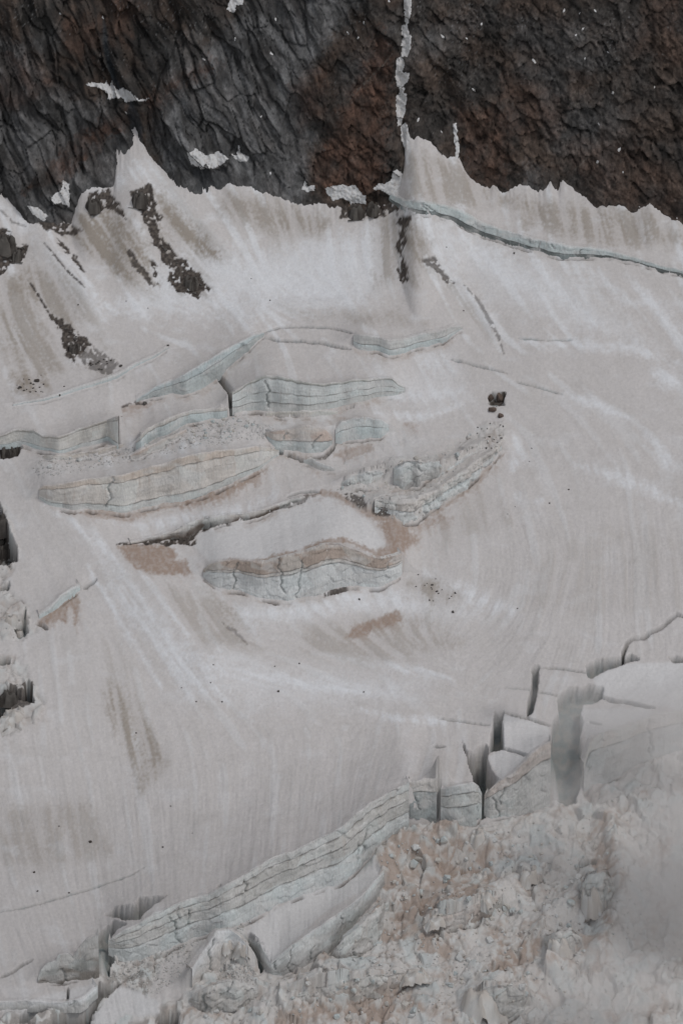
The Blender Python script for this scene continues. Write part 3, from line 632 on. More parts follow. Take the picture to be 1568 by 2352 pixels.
for p, a in MUDS[:8]:
    m = FD.poly([(q[0] + 9, q[1] + 14) for q in p], 13, 14) * sstep(-.9, 1.0, .8 * L2 + .4 * L1 + mott)
    col = mix(col, (.27, .235, .205), np.clip(m * .6 * a, 0, 1))
for p, wd, a in [([(330, 470), (400, 560), (480, 640)], 60, .35), ([(210, 480), (290, 580), (350, 680)], 70, .4), ([(90, 560), (190, 700), (240, 800)], 36, .4), ([(10, 700), (30, 760), (70, 830)], 30, .4), ([(370, 420), (450, 520), (520, 600)], 40, .35),
                 ([(930, 520), (940, 600), (960, 660)], 44, .4), ([(990, 600), (1060, 690), (1130, 780)], 22, .35), ([(250, 1480), (290, 1620), (330, 1780)], 60, .28), ([(480, 1340), (540, 1430), (580, 1500)], 36, .3), ([(640, 470), (650, 530), (640, 580)], 60, .25)]:
    m = FD.stroke(p, wd, wd * .5, wd * .25, .4) * sstep(-1.2, 1.0, .8 * L2 + .5 * L1 + mott)
    col = mix(col, (.36, .32, .275), np.clip(m * a * 1.3, 0, 1))
mud_m = np.zeros(X.shape)
for p, a in MUDS:
    sv_ = FD.n2; FD.n2 = FD.n2 * .25
    m = FD.poly(p, 1.8, 10) * a
    FD.n2 = sv_
    mud_m = np.maximum(mud_m, m)
for p, wd, a in [([(62, 640), (80, 665), (100, 695), (115, 722)], 5, .9), ([(1066, 655), (1099, 692), (1124, 737), (1144, 772), (1156, 812)], 9, .45), ([(100, 555), (150, 615), (195, 660)], 5, .7), ([(510, 1400 + 30), (540, 1450), (568, 1480)], 8, .35),
                 ([(0, 440 + 40), (30, 480 + 30), (60, 520)], 6, .5), ([(620, 940), (700, 932), (722, 936)], 5, .6), ([(640, 980 + 180), (700, 1140), (735, 1133)], 6, .5), ([(570, 2098), (600, 2075), (612, 2085)], 8, .4), ([(280, 935), (310, 925), (338, 928)], 5, .6)]:
    mud_m = np.maximum(mud_m, FD.stroke(p, wd, 2, 3, .3) * a)
mcol = mix(np.broadcast_to(np.array((.055, .046, .041)), X.shape + (3,)), (.13, .11, .095), sstep(-.3, .4, FD.n2))
isl = perlin(X / 13, Y / 13, 3) + .5 * perlin(X / 6.5, Y / 6.5, 5)
mud_m = np.clip(mud_m * 1.3 - 1.3 * sstep(.34, .48, isl + .05 * L1) , 0, 1)
col = col * (1 - mud_m[..., None]) + mcol * mud_m[..., None]
H2 += mud_m * .15 * ridged(GXm / 4, GYm / 4, 2, 2) - .3 * mud_m
brn = np.zeros(X.shape)
for p in ([(860, 1950), (960, 1915), (1090, 1925), (1140, 1990), (1120, 2060), (1060, 2090), (960, 2080), (880, 2030)], [(860, 2060), (980, 2070), (1080, 2110), (1040, 2160), (940, 2180), (880, 2140)], [(1350, 1920), (1400, 1900), (1410, 2060), (1370, 2000)],
          [(620, 2352), (760, 2290), (900, 2260), (1000, 2300), (860, 2352)], [(1330, 2170), (1380, 2130), (1390, 2220), (1350, 2240)], [(1130, 2170), (1230, 2150), (1220, 2240), (1140, 2250)]):
    brn = np.maximum(brn, FD.poly(p, 30, 20))
# broken ice: sediment in patches, bluish ice on fresh faces
if len(ix[0]):
    r_ = rough[ix]
    nz = fbm(gx / 14, gy / 14, 3, 6); nz2 = fbm(gx / 3.2, gy / 3.2, 2, 2)
    base_c = mix(np.broadcast_to(np.array((.585, .56, .535)), gx.shape + (3,)), (.385, .305, .255), sstep(-.15, .45, 1.0 * nz + .35 * nz2 + .2 * (c2 - .5) + brn[ix] * .7 - .16) * .8)
    base_c = mix(base_c, (.36, .28, .23), brn[ix] * .42 * sstep(-.5, .3, nz2))
    base_c = mix(base_c, (.62, .64, .63), sstep(.6, .85, c2) * .45)
    base_c = mix(base_c, (.49, .525, .52), sstep(.55, .8, c1) * sstep(0.15, -.3, nz) * .7)
    base_c = mix(base_c, (.25, .215, .19), (1 - sstep(0, .12, np.minimum(e1 * 1.2, e2 + .5 * (1 - dens)))) * .4 * sstep(-.4, .1, nz + .5 * brn[ix]))  # crevice shade between the blocks painted into the colour
    base_c = mix(base_c, (.66, .64, .61), zm[ix] * .5)
    up_ = np.clip(zu[ix] + zd[ix], 0, 1)
    base_c = mix(base_c, (.64, .63, .62), up_ * .8)
    nose = (Y[ix] > 2230) & (X[ix] < 420)
    base_c = mix(base_c, (.27, .245, .225), np.where(nose, .75, 0) * sstep(.6, .2, c2))
    c0 = col[ix]; rr = r_ * (1 - .9 * mud_m[ix]) * (1 - .85 * slab[ix])
    col[ix] = c0 * (1 - rr[:, None]) + base_c * rr[:, None]
# carved clefts: glacier ice, with the shade of their depth painted in
steep = sstep(.9, 2.2, np.abs(np.gradient(H - carve, axis=0) / np.gradient(ys)[:, None])) * np.maximum(carve_m, crk)
shaded_ice = mix(np.broadcast_to(np.array((.23, .27, .27)), X.shape + (3,)), (.34, .335, .31), sstep(-.3, .3, FD.n1))
col = mix(col, (.13, .112, .098), footgap * .85)  # undercut shade along the wall feet, painted as dark lines
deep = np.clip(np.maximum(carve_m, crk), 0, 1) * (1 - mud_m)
col = col * (1 - .85 * deep[..., None]) + shaded_ice * .85 * deep[..., None]

# ------------------------------------------------------------------ materials
def nodes(name):
    m = bpy.data.materials.new(name); m.use_nodes = True
    t = m.node_tree; b = t.nodes['Principled BSDF']
    return m, t, b
def surf_mat(name, rough_v, n_scale, n_amt, bump_d, bump_scale, detail=6, aniso=(1, 1, 1), spec=.3):
    m, t, b = nodes(name)
    at = t.nodes.new('ShaderNodeAttribute'); at.attribute_name = 'tint'
    tc = t.nodes.new('ShaderNodeTexCoord')
    mp = t.nodes.new('ShaderNodeMapping'); mp.inputs['Scale'].default_value = aniso
    t.links.new(tc.outputs['Object'], mp.inputs[0])
    n1 = t.nodes.new('ShaderNodeTexNoise'); n1.inputs['Scale'].default_value = n_scale; n1.inputs['Detail'].default_value = detail; n1.inputs['Roughness'].default_value = .65
    t.links.new(mp.outputs[0], n1.inputs['Vector'])
    mr = t.nodes.new('ShaderNodeMapRange'); mr.inputs[1].default_value = .3; mr.inputs[2].default_value = .7
    mr.inputs[3].default_value = 1 - n_amt; mr.inputs[4].default_value = 1 + n_amt
    t.links.new(n1.outputs['Fac'], mr.inputs[0])
    mx = t.nodes.new('ShaderNodeVectorMath'); mx.operation = 'MULTIPLY'
    t.links.new(at.outputs['Color'], mx.inputs[0]); t.links.new(mr.outputs[0], mx.inputs[1])
    t.links.new(mx.outputs[0], b.inputs['Base Color'])
    n2 = t.nodes.new('ShaderNodeTexNoise'); n2.inputs['Scale'].default_value = bump_scale; n2.inputs['Detail'].default_value = 5; n2.inputs['Roughness'].default_value = .6
    t.links.new(mp.outputs[0], n2.inputs['Vector'])
    bp = t.nodes.new('ShaderNodeBump'); bp.inputs['Distance'].default_value = bump_d; bp.inputs['Strength'].default_value = 1
    t.links.new(n2.outputs['Fac'], bp.inputs['Height']); t.links.new(bp.outputs[0], b.inputs['Normal'])
    b.inputs['Roughness'].default_value = rough_v
    b.inputs['Specular IOR Level'].default_value = spec
    return m
M_SNOW = surf_mat('dusty_snow', .75, .7, .07, .22, 1.1, detail=9, spec=.15)
M_ICE = surf_mat('glacier_ice', .55, .7, .13, .4, 1.1, detail=9, aniso=(1.4, 1.4, .55), spec=.3)
M_ROCK = surf_mat('cliff_rock', .85, .75, .34, .6, .8, detail=10, aniso=(1, 1, .7), spec=.2)
M_STONE = surf_mat('stone', .85, .8, .2, .15, 1.5, spec=.2)

# ------------------------------------------------------------------ mesh helpers
def link(o, parent=None):
    sc.collection.objects.link(o)
    if parent is not None:
        o.parent = parent
    return o
def mesh_from(name, V, Q, C, mat, smooth=False):
    me = bpy.data.meshes.new(name)
    V = np.asarray(V, np.float32); Q = np.asarray(Q, np.int32)
    k = Q.shape[1]
    me.vertices.add(len(V)); me.vertices.foreach_set('co', V.ravel())
    me.loops.add(Q.size); me.loops.foreach_set('vertex_index', Q.ravel())
    me.polygons.add(len(Q)); me.polygons.foreach_set('loop_start', np.arange(0, Q.size, k, dtype=np.int32))
    me.update(calc_edges=True)
    if smooth:
        me.polygons.foreach_set('use_smooth', np.ones(len(Q), bool))
    if C is not None:
        a = me.color_attributes.new('tint', 'FLOAT_COLOR', 'POINT')
        cc = np.ones((len(V), 4), np.float32); cc[:, :3] = np.clip(np.asarray(C).reshape(-1, 3), 0.005, .9)
        a.data.foreach_set('color', cc.ravel())
    me.materials.append(mat)
    return me
def grid_quads(ny, nx, keep=None):
    i = np.arange(ny * nx).reshape(ny, nx)
    q = np.stack([i[:-1, :-1], i[:-1, 1:], i[1:, 1:], i[1:, :-1]], -1)
    if keep is not None:
        k = keep[:-1, :-1] & keep[:-1, 1:] & keep[1:, 1:] & keep[1:, :-1]
        return q[k]
    return q.reshape(-1, 4)
def compact(V, Q, C):
    u, inv = np.unique(Q, return_inverse=True)
    return V[u], inv.reshape(Q.shape), C[u]
def meta(o, label=None, cat=None, group=None, kind=None):
    if label: o['label'] = label
    if cat: o['category'] = cat
    if group: o['group'] = group
    if kind: o['kind'] = kind
    return o

# drop the part of the snow sheet that lies deep behind the rock face
keep = GYm < (yP[None] + 10)
V = np.stack([GXm, GYm, H2], -1).reshape(-1, 3)
Vv, Qq, Cc = compact(V, grid_quads(NY, NX, keep), col.reshape(-1, 3))
g = link(bpy.data.objects.new('glacier', mesh_from('glacier', Vv, Qq, Cc, M_SNOW, True)))
meta(g, kind='structure', label='dusty white glacier snowfield broken by crevasses below the dark rock face')
H = H2

# ------------------------------------------------------------------ rock face
xc = axis(-186, 186, 0.58, 300, 16)
qs = np.concatenate([np.arange(-26, 168, 0.62), 168 + np.cumsum(np.linspace(1, 8, 26))])
QX, QZ = np.meshgrid(xc, qs)
yb_, zb_ = np.interp(QX, xs, yc0), np.interp(QX, xs, zc0)
CZ = zb_ + QZ
yflat = yb_ + QZ * COT
CXp, CYp = project(QX, yflat, CZ)
FC = Field(CXp, CYp)
leftw = sstep(1000, 650, CXp + .5 * CYp)
wob = 5 * fbm(QX / 30, CZ / 30, 3, 4)
a1 = R(27)
u1 = QX * math.cos(a1) + CZ * math.sin(a1); w1 = -QX * math.sin(a1) + CZ * math.cos(a1)
a2 = R(42)
u2 = QX * math.cos(a2) + CZ * math.sin(a2); w2 = -QX * math.sin(a2) + CZ * math.cos(a2)
cc1, ee1 = cells((u1 + wob) / 4.2, (w1 + 4 * fbm(QX / 9, CZ / 9, 2, 1)) / 22, 3)
cc4, ee4 = cells((u1 + wob) / 11, (w1 + wob) / 30, 5)
cc5, ee5 = cells((u1 + .6 * wob) / 1.9, w1 / 9, 1)
slabs = 1.2 * ridged((u1 + wob) / 7.5, w1 / 30, 3, 0) + 2.4 * (cc1 - .5) + 4.2 * (cc4 - .5) + .9 * (cc5 - .5)
ck = sstep(-.3, .3, fbm(QX / 16, CZ / 16, 3, 3))
slabs -= ck * (1.1 * (1 - sstep(0, .09, ee1)) + .4 * (1 - sstep(0, .1, ee5))) + 1.3 * (1 - sstep(0, .06, ee4))
c6, e6 = cells((u2 + wob) / 6, w2 / 11, 2)
c7, e7 = cells((u2 + wob) / 2.2, w2 / 3.6, 4)
crumb = 2.4 * (c6 - .5) + 1.1 * (c7 - .5) - .8 * (1 - sstep(0, .1, e6)) + 1.0 * ridged((u2 + wob) / 8, w2 / 17, 4, 1) + .9 * ridged(u2 / 2.2, w2 / 4.4, 3, 5) + .7 * fbm(QX / 1.4, CZ / 1.4, 2, 2)
relief = 1.25 * leftw * slabs + .95 * (1 - leftw) * crumb + 8.5 * fbm(QX / 48, CZ / 60, 3, 6) + 2.2 * fbm(u1 / 14, w1 / 30, 2, 7)
for pts, wd, dep in [([(236, 40), (245, 120), (265, 190), (300, 240), (312, 340)], 26, 5), ([(100, 60), (115, 130), (130, 230), (150, 300), (175, 400)], 12, 3), ([(925, -20), (925, 100), (915, 200), (922, 300), (935, 350)], 26, 3.5),
                     ([(1010, 160), (1030, 230), (1020, 290)], 50, 4), ([(480, 60), (500, 130), (560, 200)], 40, 4), ([(790, 470), (850, 475), (900, 455)], 24, 4)]:
    relief -= FC.stroke(pts, wd, wd * .5, 4, .3) * dep
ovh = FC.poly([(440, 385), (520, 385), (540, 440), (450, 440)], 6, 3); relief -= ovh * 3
sl_q = np.interp(CXp, lx, ly) - CYp            # height above the snow line on the sheet
damp = .25 + .75 * sstep(0, 70, sl_q)
relief = np.maximum(relief * damp, -6) - .4
CYv = yflat - relief
grey = np.array((.122, .121, .121)); dark = np.array((.041, .037, .034)); rust = np.array((.080, .045, .032)); brown = np.array((.062, .046, .037))
gm = np.zeros(QX.shape)
for p, a in [([(-60, 60), (60, 110), (120, 200), (300, 290), (330, 420), (160, 530), (-60, 500)], .8), ([(350, 230), (450, 130), (520, 60), (640, -30), (850, -30), (740, 110), (690, 220), (720, 330), (690, 480), (400, 460), (350, 330)], 1.),
             ([(120, 230), (250, 240), (240, 380), (150, 460)], .8), ([(330, 130), (460, 60), (480, 150), (380, 210)], .5), ([(60, 80), (130, 60), (120, 160)], .5), ([(930, 80), (1080, 20), (1140, 30), (1000, 120), (930, 160)], .4),
             ([(1150, 20), (1500, 60), (1400, 160), (1200, 200)], .25), ([(1200, 380), (1240, 390), (1235, 440), (1205, 440)], .6), ([(1230, 180), (1450, 250), (1400, 420), (1250, 330)], .25), ([(784, 160), (900, 60), (880, 120), (800, 240)], .4)]:
    gm = np.maximum(gm, FC.poly(p, 22, 20) * a)
gm = np.clip(gm * (.85 + .5 * fbm(u1 / 9, w1 / 22, 3, 4)), 0, 1)
cc = mix(np.broadcast_to(dark, QX.shape + (3,)).copy(), brown, sstep(-.3, .4, fbm(QX / 18, CZ / 18, 4, 3)))
rm = np.zeros(QX.shape)
for p, a in [([(720, 380), (770, 280), (830, 160), (870, 60), (905, 120), (890, 260), (880, 420), (840, 455), (720, 430)], .8), ([(345, 215), (440, 160), (470, 130), (500, 150), (420, 190), (370, 240), (330, 260)], .8), ([(180, 320), (290, 240), (300, 290), (210, 350), (140, 420), (60, 430)], .8),
             ([(1040, 250), (1180, 240), (1160, 420), (1100, 430), (1060, 360)], .55), ([(1150, 150), (1300, 230), (1280, 330), (1150, 300)], .35), ([(-20, 120), (60, 120), (140, 190), (60, 240), (-20, 260)], .5), ([(140, 30), (250, 40), (220, 160), (150, 120)], .5), ([(660, 200), (760, 130), (740, 260), (690, 300)], .45),
             ([(1300, 340), (1450, 300), (1568, 420), (1560, 520), (1380, 470)], .3), ([(1480, -20), (1560, -20), (1568, 160), (1450, 120)], .3), ([(250, -20), (330, -20), (300, 110), (255, 100)], .5)]:
    rm = np.maximum(rm, FC.poly(p, 18, 22) * a)
rm = np.clip(rm * (1.0 + 1.1 * fbm(QX / 7, CZ / 9, 4, 5)), 0, 1)
cc = mix(cc, grey, gm); cc = mix(cc, rust, rm * .85)
veinn = ridged((u1 + wob) / 5.5, w1 / 20, 3, 2)
strk = ridged(u2 / 4.5, w2 / 10, 3, 6)
cc = cc * np.clip(1 + .7 * fbm(QX / 3.5, CZ / 5, 4, 1) + .30 * (cc1 - .5) * leftw + .35 * leftw * veinn + .45 * (1 - leftw) * strk + .25 * fbm(QX / 12, CZ / 14, 3, 2), .25, 2.4)[..., None]
cc = mix(cc, (.024, .023, .022), sstep(.35, .8, ridged((u1 + wob * 1.4) / 9, w1 / 34, 2, 5)) * leftw * .7)
spk = sstep(.42, .62, fbm(QX / 1.2, CZ / 1.5, 2, 6)) * (1 - leftw)
cc = mix(cc, (.12, .11, .10), spk * .5)
cc = mix(cc, (.022, .022, .022), np.maximum(1 - sstep(0, .08, ee1), np.maximum(1 - sstep(0, .05, ee4), .5 * (1 - sstep(0, .1, ee5)))) * leftw * .5 * (.3 + .7 * ck))  # crevice darkening painted along the slab joints
cc = mix(cc, (.018, .016, .015), np.maximum(1 - sstep(0, .09, e6), .6 * (1 - sstep(0, .1, e7))) * (1 - leftw) * .3)
cc = cc * (1 + .35 * (cc4 - .5) * leftw + .3 * (cc5 - .5) * leftw + .5 * (c6 - .5) * (1 - leftw) + .6 * (c7 - .5) * (1 - leftw))[..., None]
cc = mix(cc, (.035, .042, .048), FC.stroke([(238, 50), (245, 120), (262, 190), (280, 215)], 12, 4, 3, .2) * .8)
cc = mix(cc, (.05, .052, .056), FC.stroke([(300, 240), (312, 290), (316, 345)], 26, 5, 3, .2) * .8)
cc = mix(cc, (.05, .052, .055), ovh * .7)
# pale veins
for p, wd in [([(1250, 262), (1290, 238), (1340, 208), (1395, 188)], 3), ([(1300, 245), (1345, 236), (1370, 238)], 3), ([(1285, 420), (1310, 400), (1350, 360), (1375, 300)], 3), ([(790, 240), (810, 220), (850, 180), (900, 120)], 5)]:
    cc = mix(cc, (.17, .155, .135), FC.stroke(p, wd, 2, 3, .3) * sstep(-.2, .3, FC.n2) * .8)
fl_ = sstep(.38, .5, fbm(QX / 1.3, CZ / 1.1, 2, 3)) * sstep(.0, .3, fbm(QX / 25, CZ / 25, 2, 7)) * sstep(330, 100, CYp)
cc = mix(cc, (.35, .35, .35), fl_ * .35)
CYp2 = CYv
Vc = np.stack([QX, CYv, CZ], -1).reshape(-1, 3)
rk = link(bpy.data.objects.new('rock_face', mesh_from('rock_face', Vc, grid_quads(*QX.shape), cc.reshape(-1, 3), M_ROCK, True)))
meta(rk, kind='structure', label='steep dark rock face of grey slabs and rusty brown stone above the glacier')

def cliff_y(x, z):
    yb, zb = cliff0(x)
    q = z - zb
    fx = np.interp(x, xc, np.arange(len(xc))); fq = np.interp(q, qs, np.arange(len(qs)))
    x0 = np.clip(fx.astype(int), 0, len(xc) - 2); q0 = np.clip(fq.astype(int), 0, len(qs) - 2)
    u = fx - x0; v = fq - q0
    r = (relief[q0, x0] * (1 - u) + relief[q0, x0 + 1] * u) * (1 - v) + (relief[q0 + 1, x0] * (1 - u) + relief[q0 + 1, x0 + 1] * u) * v
    return yb + q * COT - r
def hit_cliff(X_, Y_):
    X_ = np.atleast_1d(np.asarray(X_, float)); Y_ = np.atleast_1d(np.asarray(Y_, float))
    d = ray(X_, Y_)
    P = np.zeros((len(X_), 3)); done = np.zeros(len(X_), bool); prev = None
    for t in np.arange(2540, 2960, .4) :
        p = CAM + (t / 1.0) * d
        g_ = cliff_y(p[:, 0], p[:, 2]) - p[:, 1]
        if prev is not None:
            m = (g_ <= 0) & ~done
            if m.any():
                f = np.clip(prev[m] / np.maximum(prev[m] - g_[m], 1e-6), 0, 1)
                P[m] = CAM + (t - .4 + .4 * f)[:, None] * d[m]
                done |= m
        prev = g_
        if done.all():
            break
    return P

# ------------------------------------------------------------------ build the ice cliffs
def build_wall(W):
    P, top, h = W['P'], W['top'], W['h']
    n = len(P)
    # refine along the length
    L = np.concatenate([[0], np.cumsum(np.hypot(np.diff(P[:, 0]), np.diff(P[:, 1])))])
    m = max(8, int(L[-1] / .5))
    s = np.linspace(0, L[-1], m)
    Pb = np.stack([np.interp(s, L, P[:, i]) for i in range(3)], 1)
    hh = np.interp(s, L, h)
    # horizontal outward normal of the smoothed foot line
    k = max(2, min(14, m // 6))
    sx, sy = smooth1(Pb[:, 0], k), smooth1(Pb[:, 1], k)
    tx, ty = np.gradient(sx), np.gradient(sy)
    ln = np.hypot(tx, ty) + 1e-9
    ox, oy = ty / ln, -tx / ln
    seed = W['seed']
    bands = W['bands'] or (0, 1)
    root = link(bpy.data.objects.new(W['name'], None)) if len(bands) > 2 else None
    hm = hh.max()
    parts = []
    endf = np.clip(np.minimum(s, s[-1] - s) / 2.5, 0, 1)
    for b in range(len(bands) - 1):
        v0, v1 = bands[b], bands[b + 1]
        nv = max(5, int((v1 - v0) * hm / .45))
        v = np.linspace(v0, v1, nv)
        lastb = b == len(bands) - 2
        S, Vg = np.meshgrid(s, v)
        wv = Vg + .03 * fbm(S / 9, S * 0 + seed, 2, seed) * (Vg > 0) * (Vg < 1)      # layers undulate
        hg = hh[None]
        z = Pb[None, :, 2] + hg * (1 - wv) 
        if lastb:
            z = z - np.where(Vg >= v1 - 1e-6, 1.6, 0)
        # relief: flutes, blocks, proud layers
        fl = W['fl']
        out = fl * (.42 * fbm(S / 2.6, z / 9 + seed, 3, seed) + .55 * ridged(S / 11, z / 7 + seed * 2, 2, seed + 1) * .6)
        cch, cce = cells(S / (5.5) + seed * 7, z / 4.2, seed)
        out += fl * .75 * (cch - .5)
        out -= fl * .45 * (1 - sstep(0, .07, cce))
        out += .28 * fl * (1 if (b + seed) % 2 else -.25) + fl * .25 * fbm(S / 30, z * 0 + b * 9.1, 2, b)
        prof = np.minimum((Vg - v0) / max(v1 - v0, 1e-3) * 5, 1) ** .5            # each layer rounds off at its upper edge
        out = out * prof + .35 * fl * (prof - 1)
        vcr = np.zeros(S.shape)
        rr_ = random.Random(seed * 13)
        for _ in range(int(s[-1] / 30) + 1 if fl > .45 else (1 if seed in (16, 21) else 0)):
            sc_ = rr_.uniform(2, s[-1] - 2); ln_ = rr_.uniform(.25, 1.0); st0 = rr_.uniform(0, .6); ww_ = rr_.uniform(.3, .75)
            cen = sc_ + 2.2 * perlin(z / 5.0 + sc_, z * 0 + seed, 1) + .7 * perlin(z / 1.6 + sc_, z * 0 + seed, 2) + (Vg - .5) * rr_.uniform(-7, 7)
            vcr = np.maximum(vcr, np.exp(-((S - cen) / ww_) ** 2) * sstep(st0 - .05, st0 + .05, Vg) * (1 - sstep(st0 + ln_, st0 + ln_ + .1, Vg)))
        vcr *= min(1, hm / 9)
        big_ = np.floor(fbm(S / 16, z * 0 + seed * 1.7, 2, seed + 5) * 5) / 5
        out = out + fl * 1.1 * big_ - 1.0 * vcr
        lim = np.clip(hg / 5, .12, 1) * endf[None]
        out = out * lim
        if b == 0:
            out = np.where(Vg <= v0 + 1e-6, -.1 * lim, out)
        # geometry
        bx = Pb[None, :, 0] + ox[None] * (out + .35)
        by = Pb[None, :, 1] + W['lean'] * hg * (1 - wv) + oy[None] * (out + .35) 
        rows = [np.stack([bx, by, z], -1)]
        if b == 0:   # snow cap running back on to the surface
            caps = []
            for back, dz in ((3.2, -.5), (1.8, .02), (.7, .10)):
                cx_ = Pb[:, 0] - ox * back; cy_ = Pb[:, 1] + W['lean'] * hh - oy * back
                zz = np.where(endf > 0, sampleH(cx_, cy_ + .3), 0)
                zt = Pb[:, 2] + hh
                zz = np.minimum(np.maximum(zz, zt - .6), zt + back * .8)
                caps.append(np.stack([cx_, cy_, zz + dz], -1))
            rows = [np.array(caps)] + rows
        else:        # top ledge of the layer tucks behind the one above
            rows = [np.stack([bx[:1] - ox[None] * 1.2, by[:1] - oy[None] * 1.2, z[:1] + .05], -1)] + rows
        if not lastb:
            rows.append(np.stack([bx[-1:] - ox[None] * 1.0, by[-1:] - oy[None] * 1.0, z[-1:] - .05], -1))
        G = np.concatenate(rows, 0)
        c0 = np.array(W['cols'][0] if len(bands) == 2 else W['cols'][b])
        ncap = 3 if b == 0 else 1
        shape = G.shape[:2]
        Sg = np.broadcast_to(s[None], shape); Zg = G[..., 2]
        vv = np.concatenate([np.full((ncap, m), v0), Vg] + ([] if lastb else [np.full((1, m), v1)]), 0)
        C = np.broadcast_to(c0, shape + (3,)).copy()
        if len(bands) == 2:
            C = mix(C, W['cols'][1], sstep(.1, .85, vv + .35 * fbm(Sg / 8, Zg / 5, 2, seed)))
        # strata and stains
        hl = np.broadcast_to(hh[None], shape)
        strat = perlin(Zg * 0 + vv * hl / .75 + .6 * fbm(Sg / 14, Zg / 9, 2, seed), Sg / 40, seed + 2)
        C = C * (1 + .11 * strat + .06 * fbm(Sg / 3, Zg / 8, 3, seed + 4))[..., None]
        st = sstep(.15, .6, fbm(Sg / 1.6, Zg / 14, 2, seed + 3))
        C = mix(C, (.42, .33, .27), st * (.30 + W['dirt']) * np.clip(1.1 - vv, 0, 1))
        vv_c = np.concatenate([np.zeros((ncap, m)), vcr] + ([] if lastb else [np.zeros((1, m))]), 0)
        C = mix(C, (.16, .18, .175), sstep(.3, .9, vv_c) * .6)
        fc_, fe_ = cells(Sg / 13 + seed, Zg / 9, seed + 2)
        C = C * (1 + .22 * (fc_ - .5))[..., None]
        C = mix(C, np.array((.50, .57, .57)), sstep(.66, .84, fc_) * .3)
        pat = sstep(.0, .4, fbm(Sg / 14, Zg / 6, 3, seed + 6))
        C = mix(C, (.67, .655, .635), pat * .55)
        seam = (1 - sstep(0, .045, np.abs(vv - v0))) * (vv > 0) * (.9 if b > 0 else 0)
        C = mix(C, (.15, .135, .12), seam * sstep(-.3, .2, fbm(Sg / 7, Zg * 0, 2, seed)))
        C = C * (1 - W['dark'] * sstep(.3, 1, vv))[..., None]
        if b == 0:
            gi = np.array([col[np.clip(np.searchsorted(ys, G[r, :, 1]), 0, NY - 1), np.clip(np.searchsorted(xs, G[r, :, 0]), 0, NX - 1)] for r in range(3)])
            fx2 = np.broadcast_to(np.array([.62, .60, .575]), gi.shape)
            C[:3] = np.where(gi.min(-1, keepdims=True) > .33, gi, fx2)
            C[3:5] = C[3:5] * .5 + C[2:3] * .5
        nm = ('snow_rim' if b == 0 else 'ice_face' if lastb else 'ice_layer') if root else W['name']
        Q = grid_quads(*shape)[:, ::-1]
        me = mesh_from(nm, G.reshape(-1, 3), Q, C.reshape(-1, 3), M_ICE, True)
        o = link(bpy.data.objects.new(nm, me), root)
        if root is None:
            root2 = o
        parts.append(o)
    if root:
        root.location = (0, 0, 0)
        o0 = Pb[m // 2]
        root.location = o0
        for p in parts:
            p.matrix_parent_inverse = Matrix.Translation(-Vector(o0))
    meta(root or parts[0], W['label'], W['cat'], 'ice cliffs of the glacier')
for W in WALLS:
    build_wall(W)

# ------------------------------------------------------------------ snow lying on the rock
def snow_patch(pts, label, thick=.35, rag=2.8, cat='snow patch', group='snow patches on the rock face', name='snow_patch', tint=(.66, .655, .65)):
    px = [p[0] for p in pts]; py = [p[1] for p in pts]
    wd = max(max(px) - min(px), max(py) - min(py))
    st = 1.6 if wd > 12 else .8
    gx_, gy_ = np.meshgrid(np.arange(min(px) - 4, max(px) + 4, st), np.arange(min(py) - 4, max(py) + 4, st))
    sd = poly_sd(gx_, gy_, pts) + rag * (fbm(gx_ / 9, gy_ / 9, 3, 2) * 1.3 + fbm(gx_ / 3, gy_ / 3, 1, 5) * .5)
    P = hit_cliff(gx_.ravel(), gy_.ravel())
    th = thick * np.clip(-sd / 3.0 + .15, -.6, 1) * (1 + .12 * fbm(gx_ / 6, gy_ / 6, 2, 3))
    P[:, 1] -= th.ravel() * .85 + .05; P[:, 2] += th.ravel() * .4
    k = (sd < 1.2) & (P[:, 1].reshape(sd.shape) > 10)
    Q = grid_quads(*sd.shape, keep=k)
    if len(Q) == 0:
        return
    C = np.broadcast_to(np.array(tint), sd.shape + (3,)) * (1 + .10 * fbm(gx_ / 5, gy_ / 9, 3, 4))[..., None]
    C = mix(C, (.42, .38, .34), .5 * sstep(0, .5, fbm(gx_ / 7, gy_ / 7, 2, 6)))
    V_, Q_, C_ = compact(P, Q, C.reshape(-1, 3))
    c = V_.mean(0)
    o = link(bpy.data.objects.new(name, mesh_from(name, V_ - c, Q_[:, ::-1], C_, M_SNOW, True)))
    o.location = c
    meta(o, label, cat, group)
